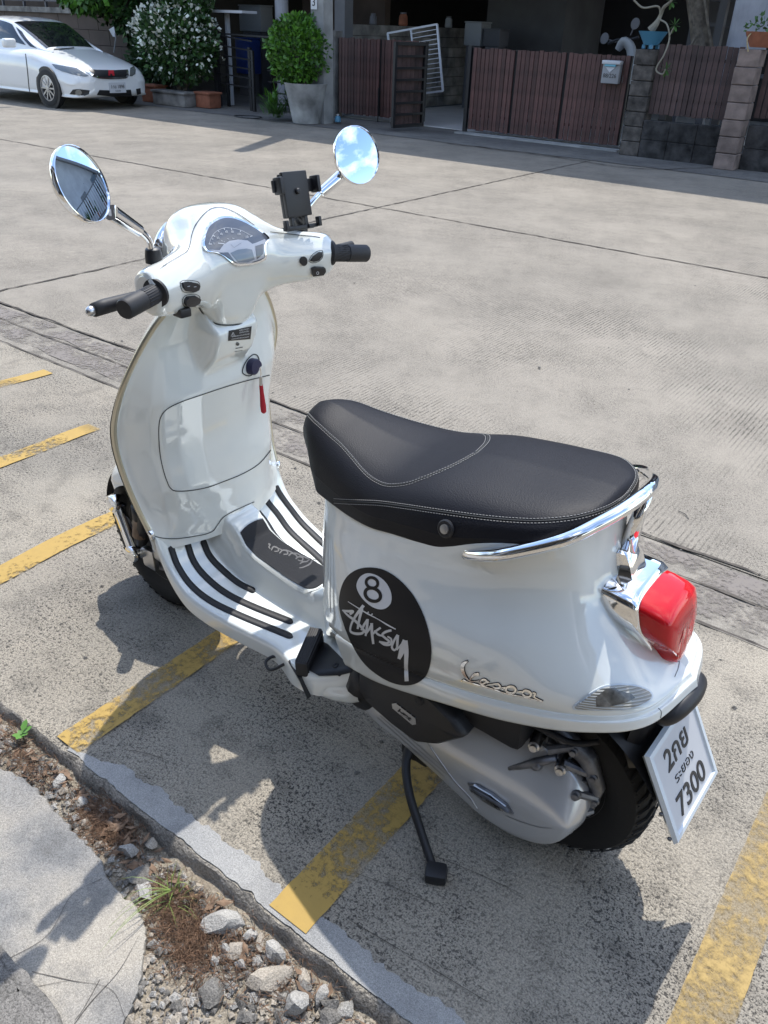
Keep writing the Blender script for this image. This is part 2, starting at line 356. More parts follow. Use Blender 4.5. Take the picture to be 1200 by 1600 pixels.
# yellow bay lines
def bay_line(x, w, y0, y1, mt='yellow', wear=None, wob=.0):
    n, k = 60, 6; V = []; F = []; at = []
    for i in range(n+1):
        y = y0+(y1-y0)*i/n
        for j in range(k+1):
            xx = x-w/2+w*j/k+wob*noise.noise((y*3, x, 0))+(.003*noise.noise((y*40, x*9+j, 0)) if j in (0, k) else 0)
            V.append((xx, y, .0045))
            a = 1.0 if wear is None else float(np.interp(y, wear[0], wear[1]))
            at.append(a)
    for i in range(n):
        for j in range(k): a = i*(k+1)+j; F.append((a, a+k+1, a+k+2, a+1))
    o = mesh_obj('bay_line', V, F, mt, smooth=False)
    A = o.data.attributes.new('wear', 'FLOAT', 'POINT'); A.data.foreach_set('value', np.array(at, dtype=np.float32))
    return tag(o, kind='structure')
bay_line(1.012, .085, -.72, .535, 'yellow', ([-.72, -.1, .3, .54], [1, 1, 1, 1.6]))
bay_line(.293, .098, -.72, .537, 'yellow', ([-.72, 0, .35, .54], [1, 1, 1.1, 1.8]))
bay_line(-.422, .098, -.72, .60, 'yellow2', ([-.72, .6], [1, 1]))
bay_line(1.78, .09, -.72, .535, 'yellow', ([-.8, .54], [1.5, 1.5]), wob=.03)
bay_line(2.46, .085, -.60, .535, 'yellow', ([-.62, -.5, .54], [.3, 1.3, 1.4]), wob=.03)
bay_line(3.17, .08, -.84, .535, 'yellow', ([-.86, -.75, -.6, .54], [1.6, 1.6, .6, .7]), wob=.03)
# dirty joints: strips of crumbled dirt lying in the seams
def joint(pts, w, z, jag=.5, n=300, seed=0, name='joint'):
    P = cr(pts, n) if len(pts) > 2 else np.linspace(pts[0], pts[1], n); V = []; F = []
    for i, p in enumerate(P):
        t = P[min(i+1, n-1)]-P[max(i-1, 0)]; t = t/np.linalg.norm(t); nn = np.array([-t[1], t[0]])
        c = p+nn*w*jag*noise.noise((p[0]*4+seed, p[1]*4, seed)); a = w*(.55+.8*noise.noise((p[0]*13+seed, p[1]*13, 3))); b = w*(.55+.8*noise.noise((p[0]*11, p[1]*11+seed, 7)))
        a = max(a, w*.12); b = max(b, w*.12); V += [(*(c-nn*a), z), (*(c+nn*b), z)]
    for i in range(n-1): F.append((2*i, 2*i+2, 2*i+3, 2*i+1))
    return tag(mesh_obj(name, V, F, 'crack', smooth=False), kind='structure')
A2 = lambda *p: [np.array(q, float) for q in p]
joint(A2((-30, -1.325), (40, -1.325)), .010, -.0075, 1.6, 5200, 1, 'kerb_joint')
joint(A2((-30, -1.155), (40, -1.155)), .008, -.0105, 1.0, 1200, 2, 'gutter_joint')
joint(A2((-30, -.932), (40, -.932)), .009, .004, .8, 1600, 3, 'kerb_joint')
joint(A2((-30, -5.43), (60, -5.43)), .018, -.0075, .8, 1500, 4, 'road_joint')
joint(A2((4.63, -10.3), (4.60, -1.33)), .016, -.0070, .8, 700, 5, 'road_joint')
joint(A2((14.7, -10.3), (14.7, -1.33)), .016, -.0070, .8, 400, 6, 'road_joint')
joint(A2((-5.4, -10.3), (-5.4, -1.33)), .016, -.0070, .8, 400, 7, 'road_joint')
joint(A2((3.15, -11.0), (3.35, -10.7), (3.7, -10.2), (4.1, -10.05), (5.0, -10.2), (7, -10.3)), .03, -.0015, 2, 300, 8, 'pavement_crack')
for k, (x, y, a, L) in enumerate([(.08, .33, .25, .22), (-.1, .43, .1, .3), (.62, .05, 1.2, .16), (.80, .42, .4, .1), (2.0, .2, .5, .25), (1.75, -.3, 1.0, .2), (2.7, -.2, .2, .3), (-.05, .2, .2, .25)]):
    joint(A2((x, y), (x+L*.5*math.cos(a)+.01, y+L*.5*math.sin(a)), (x+L*math.cos(a), y+L*math.sin(a))), .0010, .0036, 6, 90, 20+k, 'surface_crack')
# brown silt washed along the gutter edge
MT['silt'] = worn_paint('silt', (.19, .165, .13), .02)
for k, (y0, y1) in enumerate([(-1.30, -1.17), (-1.15, -1.0)]):
    o = sheet('gutter_silt', -20, 30, y0, y1, -.0125, 'silt', 500, 2, .03, seed=11+k)
    A = o.data.attributes.new('wear', 'FLOAT', 'POINT'); A.data.foreach_set('value', np.ones(len(o.data.vertices), dtype=np.float32)*1.2)

# ---- dirt strip, pale broken slab and rubble on the near side
def dirt():
    nx, ny = 420, 60; V = []; F = []
    for i in range(nx+1):
        x = -1.2+5.0*i/nx
        for j in range(ny+1):
            y = .545+.50*j/ny; z = -.034+.010*noise.noise((x*7, y*7, 0))+.010*noise.noise((x*25, y*25, 2))+.006*noise.noise((x*70, y*70, 4)); V.append((x, y, z))
    for i in range(nx):
        for j in range(ny): a = i*(ny+1)+j; F.append((a, a+ny+1, a+ny+2, a+1))
    return tag(mesh_obj('dirt_strip', V, F, 'dirt'), kind='structure')
dirt()
SLAB = [(1.243, .628), (1.19, .657), (1.10, .673), (1.02, .654), (.97, .650), (.90, .660), (.83, .664), (.775, .672), (.70, .672), (.66, .690), (.613, .70), (.575, .695), (.535, .704), (.49, .727), (.455, .76), (.42, .80), (.39, .86), (.37, 1.0), (.36, 1.3), (.3, 1.9), (3.4, 1.9), (3.4, .66), (2.6, .62), (2.1, .66), (1.7, .62), (1.4, .60)]
def slab():
    n = 420; SL = np.array(SLAB); P = np.array([SL[int(i/n*len(SL))]*(1-(i/n*len(SL)) % 1)+SL[(int(i/n*len(SL))+1) % len(SL)]*((i/n*len(SL)) % 1) for i in range(n)]); P += np.array([[.006*noise.noise((p[0]*45, p[1]*45, 0))+.003*noise.noise((p[0]*120, p[1]*120, 0)), .007*noise.noise((p[0]*45, p[1]*45, 5))+.003*noise.noise((p[0]*120, p[1]*120, 5))] for p in P]); mb = MB()
    mb.V = [(p[0], p[1], -.012) for p in P]+[(p[0]+.002, p[1]-.004, -.020) for p in P]+[(p[0]+.004, p[1]-.004, -.09) for p in P]
    mb.F = [tuple(range(n))]+[(i, (i+1) % n, (i+1) % n+n, i+n) for i in range(n)]+[(i+n, (i+1) % n+n, (i+1) % n+2*n, i+2*n) for i in range(n)]
    o = mesh_obj('path', mb.V, mb.F, 'slab', smooth=False); return tag(o, kind='structure')
slab()
for k, pts in enumerate([[(.66, .70), (.675, .76), (.64, .84), (.66, .92)], [(.50, .735), (.475, .80), (.465, .88), (.43, 1.0)], [(.395, .845), (.46, .83), (.53, .865), (.60, .90)],
                          [(.53, .865), (.60, .95), (.64, 1.05)], [(.49, .83), (.47, .88), (.465, .90)]]):
    joint(A2(*pts), .0009, -.0105, 5, 120, 40+k, 'slab_crack')

def rock(c, d, mt, seed, rot=0., sub=2, rough=.22, tilt=(0, 0)):
    bm = bmesh.new(); bmesh.ops.create_icosphere(bm, subdivisions=sub, radius=.5)
    pl = []; rr = random.Random(seed)
    for _ in range(11):
        v = Vector((rr.uniform(-1, 1), rr.uniform(-1, 1), rr.uniform(-1, 1))).normalized(); pl.append((v, rr.uniform(.24, .37)))
    for v in bm.verts:
        p = v.co.copy()
        for n_, h in pl:
            e = p.dot(n_)-h
            if e > 0: p -= n_*e*.92
        p *= 1+rough*.35*noise.noise(p*5+Vector((seed*3.1, 0, 0)))+rough*.15*noise.noise(p*14+Vector((0, seed, 0)))
        v.co = Vector((p.x*d[0]*1.25, p.y*d[1]*1.25, p.z*d[2]*1.25))
    rm = Matrix.Rotation(rot, 3, 'Z') @ Matrix.Rotation(tilt[0], 3, 'X') @ Matrix.Rotation(tilt[1], 3, 'Y')
    bmesh.ops.rotate(bm, verts=bm.verts, matrix=rm); me = bpy.data.meshes.new('stone'); bm.to_mesh(me); bm.free()
    me.materials.append(MT[mt]); me.shade_smooth(); me.set_sharp_from_angle(angle=R(26))
    o = bpy.data.objects.new('stone', me); COL.objects.link(o); o.location = c; return o
def gnd(px, py, z=0.):
    d = (np.array([(px-600)/FPX, (py-800)/FPX, 1.0])) @ AX; t = (z-CAM[2])/d[2]; return CAM+t*d
def onp(px, py, Y):
    d = (np.array([(px-600)/FPX, (py-800)/FPX, 1.0])) @ AX; t = (Y-CAM[1])/d[1]; return CAM+t*d
# (pixel, size, material, heading, label)
STONES = [((423, 1535), (.108, .042, .036), 'stonew', 1.05, 'long smooth beige stone lying in the rubble by the kerb, largest of the loose stones'),
 ((428, 1497), (.046, .040, .034), 'stone', .4, 'grey speckled stone standing just above the long beige stone'),
 ((462, 1574), (.050, .044, .04), 'stone', .9, 'pale angular stone with an orange stain, just below the long beige stone'),
 ((501, 1563), (.042, .026, .026), 'stone', 1.9, 'pale upright chip of stone right of the orange stained stone'),
 ((344, 1446), (.085, .056, .034), 'stone', .7, 'broad crumbling lump of concrete in the dirt beside the dry grass'),
 ((330, 1560), (.055, .05, .03), 'stoned', .2, 'rounded greenish grey lump against the edge of the pale slab'),
 ((205, 1335), (.048, .036, .028), 'stone', .3, 'bluish white stone amid the dry reddish weeds'),
 ((238, 1324), (.034, .022, .016), 'stonew', 2.5, 'small brown flat stone under the kerb edge near the bluish white stone'),
 ((222, 1375), (.060, .045, .024), 'stoned', .5, 'dark cracked lump of mortar below the bluish white stone'),
 ((225, 1395), (.06, .04, .02), 'stone', .1, 'flat grey stone at the slab edge above the grass tuft'),
 ((97, 1225), (.05, .03, .022), 'stone', 2.2, 'grey stone lump at the slab corner below the green seedling'),
 ((130, 1262), (.03, .026, .022), 'stone', .2, 'small white stone beside the reddish weeds, nearest the green seedling'),
 ((391, 1467), (.028, .022, .016), 'stone', 1.0, 'small pale chip under the kerb above the grey speckled stone'),
 ((409, 1477), (.040, .018, .014), 'stonew', 2.3, 'thin tan sliver of stone between the speckled stone and the kerb'),
 ((352, 1487), (.024, .02, .018), 'stone', .1, 'round white pebble beside the broad concrete lump'),
 ((338, 1507), (.022, .016, .014), 'stone', .1, 'white pebble at the edge of the reddish weeds below the concrete lump'),
 ((476, 1535), (.050, .02, .016), 'stonew', 2.6, 'tan stick shaped stone at the right end of the long beige stone'),
 ((478, 1550), (.028, .026, .02), 'stoned', .6, 'dark brown stone between the long beige stone and the upright chip'),
 ((516, 1578), (.034, .03, .028), 'stoned', .4, 'dark speckled stone right of the upright pale chip'),
 ((516, 1597), (.04, .03, .03), 'stoned', .9, 'dark grey stone cut by the bottom edge of the photo'),
 ((540, 1582), (.034, .03, .02), 'stone', 1.3, 'pale stone beside the dark speckled stone, farthest right in the rubble'),
 ((370, 1490), (.04, .036, .024), 'stonew', 1.3, 'tan rounded lump just right of the round white pebble'),
 ((376, 1512), (.026, .02, .016), 'stone', .3, 'flat white chip below the tan rounded lump')]
for k, (px, d, mt, h, lab) in enumerate(STONES):
    p = gnd(*px, -.035); o = rock((p[0], p[1], -.026+d[2]*.2), d, mt, k+1, h)
    tag(o, lab, 'stone', 'loose stones in the dirt strip')
def kerb_block():
    O = [gnd(*p, .03)[:2] for p in [(-70, 1380), (0, 1478), (22, 1500), (48, 1525), (66, 1550), (84, 1566), (92, 1580), (104, 1640), (-70, 1800)]]; c = np.mean(O, 0); n = 90; P = []
    for i in range(n):
        f = i/n*len(O); k = int(f); a, b = O[k], O[(k+1) % len(O)]; q = a+(b-a)*(f-k); q = q+np.array([noise.noise((q[0]*30, q[1]*30, 1)), noise.noise((q[0]*30, q[1]*30, 5))])*.004; P.append(q)
    rows = []
    for (k, z) in ((0.02, .036), (.35, .036), (.7, .035), (.9, .034), (.965, .031), (1.0, .020), (1.01, -.01), (1.0, -.05)): rows.append([(c[0]+(q[0]-c[0])*k, c[1]+(q[1]-c[1])*k, z+.006*noise.noise(((c[0]+(q[0]-c[0])*k)*22, (c[1]+(q[1]-c[1])*k)*22, 3))+.003*noise.noise(((c[0]+(q[0]-c[0])*k)*60, (c[1]+(q[1]-c[1])*k)*60, 1))) for q in P])
    mb = MB(); mb.grid(np.array(rows), cv=True); return mb.obj('block', 'stoned', smooth=True)
o = kerb_block(); tag(o, 'large dark weathered kerb block on the pale slab at the lower left corner', 'block')
p = gnd(75, 1592, .0); q_ = gnd(72, 1600, 0); o = rock((q_[0], q_[1], -.005), (.06, .05, .05), 'stone', 52, .2, 3, .12); tag(o, 'grey stone lying against the large dark kerb block at the lower left', 'stone')
def gravel():
    V = []; F = []; oct_ = [(1, 0, 0), (-1, 0, 0), (0, 1, 0), (0, -1, 0), (0, 0, 1), (0, 0, -1)]
    of = [(0, 2, 4), (2, 1, 4), (1, 3, 4), (3, 0, 4), (2, 0, 5), (1, 2, 5), (3, 1, 5), (0, 3, 5)]; mi = []
    for _ in range(5200):
        x = rng.uniform(-.3, 2.6); y = .58+abs(rng.normal(0, .075))
        if rng.random() < .35: x = rng.uniform(-.1, .5); y = rng.uniform(.585, .86)
        s = .0022+rng.exponential(.0032); s = min(s, .013); a = rng.uniform(0, 6.28); b = len(V); q = rng.uniform(.6, 1.3, 6)
        for k, v in enumerate(oct_):
            vx, vy, vz = [c*s*q[k] for c in v]; V.append((x+vx*math.cos(a)-vy*math.sin(a), y+vx*math.sin(a)+vy*math.cos(a), -.031+.010*noise.noise((x*7, y*7, 0))+.010*noise.noise((x*25, y*25, 2))+vz*.7+s*.3))
        F += [tuple(i+b for i in f) for f in of]; mi += [int(rng.integers(0, 3))]*8
    return tag(mesh_obj('gravel', V, F, None, smooth=False, mats=['stone', 'stonew', 'stoned'], mi=mi), kind='stuff')
gravel()
MT['dry'] = mat('dry_weed', (.17, .10, .06), .9, var=(60, .5)); MT['straw'] = mat('straw', (.36, .27, .14), .8, var=(40, .3))
MT['deadleaf'] = mat('dead_leaf', (.16, .10, .06), .8, var=(50, .5)); MT['blade'] = mat('grass_blade', (.16, .22, .05), .6, var=(30, .3)); MT['seedling'] = mat('seedling_leaf', (.085, .21, .03), .5)
def blades(c, n, L, w, spread, lift, z0=-.030, rs=None):
    V = []; F = []; r = rs or rng
    for _ in range(n):
        a = r.uniform(0, 2*math.pi); ln = L*r.uniform(.35, 1.0); x = c[0]+r.normal(0, spread[0]); y = c[1]+r.normal(0, spread[1]); h = lift*r.uniform(.3, 1.2); b = len(V); wv = w*r.uniform(.5, 1.3)
        dx, dy = math.cos(a), math.sin(a); bend = r.uniform(-.5, .5)
        for k in range(4):
            t = k/3; ax = x+(dx*t-dy*bend*t*t*.6)*ln; ay = y+(dy*t+dx*bend*t*t*.6)*ln; az = z0+h*math.sin(t*2.2)+r.uniform(0, .004); ww = wv*(1-t*.85)
            V += [(ax-dy*ww, ay+dx*ww, az), (ax+dy*ww, ay-dx*ww, az+.0008)]
        for k in range(3): F.append((b+2*k, b+2*k+1, b+2*k+3, b+2*k+2))
    return V, F
def weeds():
    mb = MB()
    for (px, n, s) in [((172, 1300), 900, (.05, .028)), ((160, 1275), 350, (.05, .02)), ((280, 1445), 650, (.04, .03)), ((297, 1480), 400, (.03, .025)), ((55, 1205), 250, (.06, .02)), ((265, 1400), 350, (.04, .025)), ((380, 1500), 300, (.12, .03)), ((450, 1530), 250, (.1, .04)), ((320, 1490), 400, (.05, .04)), ((20, 1160), 400, (.08, .03))]:
        p = gnd(*px, -.035); mb.add(*blades(p, n, .036, .0008, s, .014))
    return tag(mb.obj('dry_weeds', 'dry', smooth=False, recalc=False), kind='stuff')
weeds()
mb = MB()
for k in range(210):
    x = rng.uniform(-.2, 2.2); y = .578+abs(rng.normal(0, .03)); a = rng.uniform(0, 6.28); L = rng.uniform(.006, .02); w = L*rng.uniform(.25, .5); z = -.026+rng.uniform(0, .012); dx, dy = math.cos(a), math.sin(a); t = rng.uniform(-.5, .5)
    mb.add([(x-dx*L, y-dy*L, z), (x-dy*w, y+dx*w, z+w*t), (x+dx*L, y+dy*L, z+.003), (x+dy*w, y-dx*w, z-w*t)], [(0, 1, 2, 3)])
tag(mb.obj('leaf_litter', 'deadleaf', smooth=False, recalc=False), kind='stuff')
g = thing('grass_tuft', 'straggly half dry grass tuft with long blades spilling over the pale slab', 'grass', (*gnd(270, 1405, -.03)[:2], -.035))
gp = gnd(270, 1405, -.03); r2 = np.random.default_rng(3); mb = MB(); mb.add(*blades((0, 0), 26, .09, .0011, (.008, .008), .03, 0, r2))
for (dx, dy) in [(-64, -24), (-60, 8), (-48, 20), (-70, 32), (-82, 52), (-95, 90), (-80, 70), (20, -30), (45, -12)]:
    q = gnd(255+dx*1.0, 1412+dy, -.02); b = len(mb.V); q = q-gp; n_ = np.array([-q[1], q[0], 0]); n_ = n_/np.linalg.norm(n_)*.0012; V = []
    for k in range(5):
        t = k/4; c = q*t; z = .035+.03*math.sin(t*2.6)-.005*t; V += [(c[0]-n_[0]*(1-t*.8), c[1]-n_[1]*(1-t*.8), z), (c[0]+n_[0]*(1-t*.8), c[1]+n_[1]*(1-t*.8), z)]
    mb.add(V, [(2*k, 2*k+1, 2*k+3, 2*k+2) for k in range(4)])
mb.obj('blades', 'blade', g, smooth=False, recalc=False)
mb = MB(); mb.add(*blades((.01, .0), 160, .05, .0009, (.03, .02), .012, 0, r2)); mb.obj('dead_blades', 'straw', g, smooth=False, recalc=False)
def leaf(mb, base, d, L, w, up=(0, 0, 1), fold=.15):
    d = Vector(d).normalized(); s = d.cross(Vector(up)).normalized(); u = s.cross(d); b = Vector(base)
    mb.add([b, b+d*L*.35+s*w+u*w*fold, b+d*L*.75+s*w*.8+u*w*fold, b+d*L, b+d*L*.75-s*w*.8+u*w*fold, b+d*L*.35-s*w+u*w*fold, b+d*L*.55], [(0, 1, 6), (1, 2, 6), (2, 3, 6), (3, 4, 6), (4, 5, 6), (5, 0, 6)])
sp = gnd(40, 1163, -.04); g = thing('seedling', 'tiny bright green seedling sprouting at the foot of the kerb', 'plant', (sp[0], sp[1], -.035))
for k in range(6):
    mb = MB(); a = k*1.05; leaf(mb, (0, 0, .018+.004*k), (math.cos(a), math.sin(a), .55), .024+.004*(k % 3), .008); mb.obj('leaf', 'seedling', g, smooth=True)
mb = MB(); mb.tube([(0, 0, -.01), (0, 0, .035)], .0015, 6); mb.obj('stem', 'seedling', g)
mb = MB()
for k in range(420):
    if k < 170: x, y, z = rng.uniform(-1.5, 6), -1.33+rng.normal(0, .05), -.010
    elif k < 300: x, y, z = rng.uniform(-.6, 2.6), rng.uniform(-.9, .5), .001
    else: x, y, z = rng.uniform(-2, 12), rng.uniform(-9, -1.6), -.010
    s_ = .0016+rng.exponential(.0018); s_ = min(s_, .009); a = rng.uniform(0, 6.28); q_ = rng.uniform(.6, 1.3, 4); P_ = [(x+s_*q_[i]*math.cos(a+i*1.57), y+s_*q_[i]*math.sin(a+i*1.57), z) for i in range(4)]
    mb.add(P_+[(x, y, z+s_*.9)], [(0, 1, 4), (1, 2, 4), (2, 3, 4), (3, 0, 4)])
tag(mb.obj('grit', 'stoned', smooth=False, recalc=False), kind='stuff')
# small bits lying on the road and parking strip
for (px, sz, lab) in [((843, 573), .02, 'dark pebble lying on the road beyond the seat'), ((500, 1070), .0, ''), ((1150, 797), .0, '')]:
    if sz: p = gnd(*px); o = rock((p[0], p[1], -.004), (sz, sz*.8, sz*.6), 'stoned', 71, 0, 1); tag(o, lab, 'stone')
p = gnd(1060, 795); mb = MB(); mb.tube([(0, 0, 0), (.03, .005, .002), (.062, -.006, 0)], [.0015, .002, .0012], 6); o = mb.obj('twig', 'stoned'); o.location = (p[0], p[1], -.008); o.rotation_euler.z = 2.7
tag(o, 'short dark twig lying on the grooved road behind the grab rail', 'twig')
# ------------------------------------------------------------------ shapes laid onto a surface (prints, lamps, grooves, strips)
class Surf:
    """a triangle tree in some frame; shapes read off the photograph are dropped on it and stay on the surface"""
    def __init__(s, frame=None): s.V = []; s.F = []; s.fr = frame or Matrix.Identity(4)
    def add(s, mb): b = len(s.V); s.V += [Vector(v) for v in mb.V]; s.F += [tuple(i+b for i in f) for f in mb.F]; return s
    def build(s):
        s.t = BVHTree.FromPolygons(s.V, s.F); iv = s.fr.inverted(); s.o = iv @ Vector(CAM); s.r = iv.to_3x3(); return s
    def px(s, p):
        d = s.r @ Vector(np.array([(p[0]-600)/FPX, (p[1]-800)/FPX, 1.0]) @ AX); return s.cast(s.o, d)
    def cast(s, o, d):
        d = Vector(d).normalized(); h = s.t.ray_cast(Vector(o), d)
        if h[0] is None: return None
        nn = h[1]; return (h[0], -nn if nn.dot(d) > 0 else nn)
    def fill(s, poly, off=.0006, step=4.0, thick=0., mb=None, proj=None, smooth_n=False):
        """poly: closed outline (photo pixels, or 2D with proj); returns MB lying off above the surface, with a side wall when thick"""
        proj = proj or s.px; P = [tuple(map(float, p)) for p in poly]; n = len(P); Q = []
        for i in range(n):
            a, b = np.array(P[i]), np.array(P[(i+1) % n]); k = max(1, int(np.linalg.norm(b-a)/step)); Q += [tuple(a+(b-a)*j/k) for j in range(k)]
        nb = len(Q); A = np.array(Q); mn, mxx = A.min(0), A.max(0); pts = list(Q)
        def inside(x, y):
            c = False; j = nb-1
            for i in range(nb):
                if (Q[i][1] > y) != (Q[j][1] > y) and x < (Q[j][0]-Q[i][0])*(y-Q[i][1])/(Q[j][1]-Q[i][1])+Q[i][0]: c = not c
                j = i
            return c
        for x in np.arange(mn[0]+step/2, mxx[0], step):
            for y in np.arange(mn[1]+step/2, mxx[1], step):
                if inside(x, y) and np.min(np.hypot(A[:, 0]-x, A[:, 1]-y)) > step*.35: pts.append((x, y))
        r = delaunay_2d_cdt([Vector(p) for p in pts], [(i, (i+1) % nb) for i in range(nb)], [], 1, 1e-6)
        mb = mb or MB(); V = []; ok = []
        for v in r[0]:
            h = proj(v); ok.append(h is not None); V.append(h if h else (Vector((0, 0, 0)), Vector((0, 0, 1))))
        b = len(mb.V); F = [f for f in r[2] if all(ok[i] for i in f)]
        mb.add([h[0]+h[1]*(off+thick) for h in V], F)
        if thick:
            key = {tuple(round(c, 4) for c in v): i for i, v in enumerate(r[0])}; idx = [key.get(tuple(round(c, 4) for c in q)) for q in Q]
            for i in range(nb):
                a, c = idx[i], idx[(i+1) % nb]
                if a is None or c is None or not (ok[a] and ok[c]): continue
                ha, hc = V[a], V[c]; mb.add([ha[0]+ha[1]*(off+thick), hc[0]+hc[1]*(off+thick), hc[0]-hc[1]*.0015, ha[0]-ha[1]*.0015], [(0, 1, 2, 3)])
        return mb
    def stroke(s, pts, w, off=.0008, n=None, mb=None, proj=None, closed=False, raw=False, round_=False, rail=0.):
        """ribbon of width w (pixels, or proj units) along pts; w may be a list"""
        proj = proj or s.px; P = np.array(pts, float)
        if not raw: n = n or max(8, len(P)*8); P = cr(P, n, closed)
        n = len(P); ws = np.interp(np.linspace(0, 1, n), np.linspace(0, 1, len(w)), w) if hasattr(w, '__len__') else np.full(n, float(w))
        if round_: t = np.linspace(0, 1, n); L = np.linalg.norm(np.diff(P, axis=0), axis=1).sum(); e = np.minimum(t, 1-t)*L; ws = ws*np.sqrt(np.clip(1-np.clip(1-e/(ws/2+1e-9), 0, 1)**2, .02, 1))
        mb = mb or MB(); V = []; ok = []
        for i in range(n):
            t = P[(i+1) % n if closed else min(i+1, n-1)]-P[i-1 if (closed or i) else 0]; t = t/(np.linalg.norm(t)+1e-9); nn = np.array([-t[1], t[0]])*ws[i]/2
            row = [proj(P[i]+nn*k) for k in (-1, 0, 1)]; ok.append(all(row))
            V.append([(h[0]+h[1]*(off+(rail if k == 1 else 0))) if h else Vector() for k, h in enumerate(row)])
        b = len(mb.V); mb.V += [tuple(v) for r_ in V for v in r_]
        for i in range(n-1+(1 if closed else 0)):
            j = (i+1) % n
            if ok[i] and ok[j]:
                for k in range(2): mb.F.append((b+i*3+k, b+i*3+k+1, b+j*3+k+1, b+j*3+k)); mb.mi.append(mb.cur)
        return mb
    def line(s, pts, r, off=0., n=60, mb=None, seg=6, proj=None, raw=False):
        """a thin round cord lying along pts"""
        proj = proj or s.px; P = np.array(pts, float) if raw else cr(np.array(pts, float), n); H = [h for h in (proj(p) for p in P) if h]
        mb = mb or MB(); mb.tube([h[0]+h[1]*off for h in H], r, seg); return mb

# ------------------------------------------------------------------ far side of the street
MT['wood'] = mat('stained_slat', (.088, .040, .034), .6, var=(5, .35), bump=(30, .3, .004))
MT['wood2'] = mat('weathered_slat', (.070, .042, .038), .7, var=(5, .45), bump=(30, .3, .004))
for k_ in ('wood', 'wood2'): per_piece(MT[k_], .28)
MT['steel'] = mat('black_steel', (.012, .012, .014), .5)
MT['blockd'] = mat('mouldy_block', (.085, .075, .066), .95, var=(9, .65), bump=(40, .6, .02))
MT['blockr'] = mat('pinkish_block', (.215, .165, .142), .95, var=(6, .35), bump=(40, .5, .015))
MT['mould'] = mat('black_mouldy_wall', (.040, .038, .037), .95, var=(6, .8), bump=(30, .6, .02))
MT['blockg'] = mat('grey_block', (.19, .18, .165), .95, var=(4, .5), bump=(30, .5, .02))
for k_ in ('blockd', 'blockr', 'blockg', 'mould'): per_piece(MT[k_], .16)
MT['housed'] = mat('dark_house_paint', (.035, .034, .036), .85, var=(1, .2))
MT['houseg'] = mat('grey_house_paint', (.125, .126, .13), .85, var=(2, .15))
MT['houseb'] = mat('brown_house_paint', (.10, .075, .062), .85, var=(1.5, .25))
MT['column'] = mat('pale_column_paint', (.30, .31, .34), .7, var=(3, .2))
MT['pole'] = mat('weathered_pole', (.30, .30, .29), .9, var=(3, .3), bump=(30, .4, .01))
MT['pot'] = mat('white_cement_pot', (.30, .30, .29), .9, var=(3, .55), bump=(40, .3, .01))
MT['terra'] = mat('terracotta', (.27, .10, .055), .85, var=(9, .25))
MT['bluepot'] = mat('blue_glaze', (.07, .22, .34), .3)
MT['bark'] = mat('bark', (.13, .11, .085), .9, var=(12, .5), bump=(60, .6, .01))
MT['stem'] = mat('pale_stem', (.24, .22, .17), .8)
MT['leafb'] = mat('bright_leaf', (.085, .22, .022), .5, var=(5, .35)); MT['leafd'] = mat('dark_leaf', (.028, .070, .018), .55, var=(4, .4))
MT['leafm'] = mat('mid_leaf', (.055, .13, .028), .55, var=(4, .4)); MT['flower'] = mat('white_flower', (.62, .64, .56), .6)
MT['whitemetal'] = mat('white_metal', (.55, .56, .58), .4); MT['box'] = mat('pale_plastic', (.30, .31, .32), .5)
MT['bluep'] = mat('blue_plastic', (.02, .05, .22), .4); MT['grey'] = mat('grey_plastic', (.10, .10, .11), .6)
BASE = lambda o: tuple(o.matrix_world.translation)

def structure(name, mb, mt, label=None, cat=None):
    o = mb.obj(name, mt, smooth=False)
    return tag(o, label, cat) if label else tag(o, kind='structure')
# the dark row house opposite, with its deep carport
h = thing('row_house', 'dark row house with a deep shaded carport behind the wooden gates', 'house', (9, -14, 0))
b0 = BASE(h)
def part(name, mt, parent, f, base=b0, smooth=False, **k):
    mb = MB(); f(mb); return mb.obj(name, mt, parent, smooth=smooth, base=base, **k)
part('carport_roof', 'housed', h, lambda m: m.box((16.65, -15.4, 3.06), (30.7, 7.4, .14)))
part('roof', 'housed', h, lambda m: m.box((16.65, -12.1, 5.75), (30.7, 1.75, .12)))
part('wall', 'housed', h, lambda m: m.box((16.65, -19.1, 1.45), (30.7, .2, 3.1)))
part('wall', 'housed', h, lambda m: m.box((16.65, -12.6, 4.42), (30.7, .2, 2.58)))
part('floor', 'tile', h, lambda m: m.box((7.2, -15.5, -.04), (6.9, 7.0, .09)))
part('floor', 'houseg', h, lambda m: m.box((15.8, -15.5, -.05), (10, 7.0, .09)))
part('floor', 'houseg', h, lambda m: m.box((2.4, -15.5, -.05), (2.4, 7, .09)))
part('wall', 'houseg', h, lambda m: m.box((9.55, -18.0, 1.48), (1.9, 1.9, 2.96)), )
fr = part('window', 'grey', h, lambda m: m.box((10.05, -18.93, 2.35), (1.3, .06, .9)))
part('pane', 'print', fr, lambda m: m.box((10.05, -18.88, 2.35), (1.12, .04, .74)))
part('pillar', 'houseg', h, lambda m: m.box((10.75, -12.35, 1.49), (.24, .24, 2.98)))
part('pillar', 'houseg', h, lambda m: m.box((16.6, -12.3, 1.49), (.3, .3, 2.98)))
part('pillar', 'column', h, lambda m: m.lathe((3.35, -12.0, 0), (0, 0, 1), [(0, .26), (2.98, .26)], 24))
part('pillar', 'column', h, lambda m: m.lathe((2.45, -12.1, 0), (0, 0, 1), [(0, .22), (2.98, .22)], 24))
part('pillar', 'column', h, lambda m: m.lathe((12.35, -12.4, 0), (0, 0, 1), [(0, .13), (2.98, .13)], 16))
part('pillar', 'grey', h, lambda m: m.box((5.0, -14.5, 1.5), (.07, .07, 2.96)))
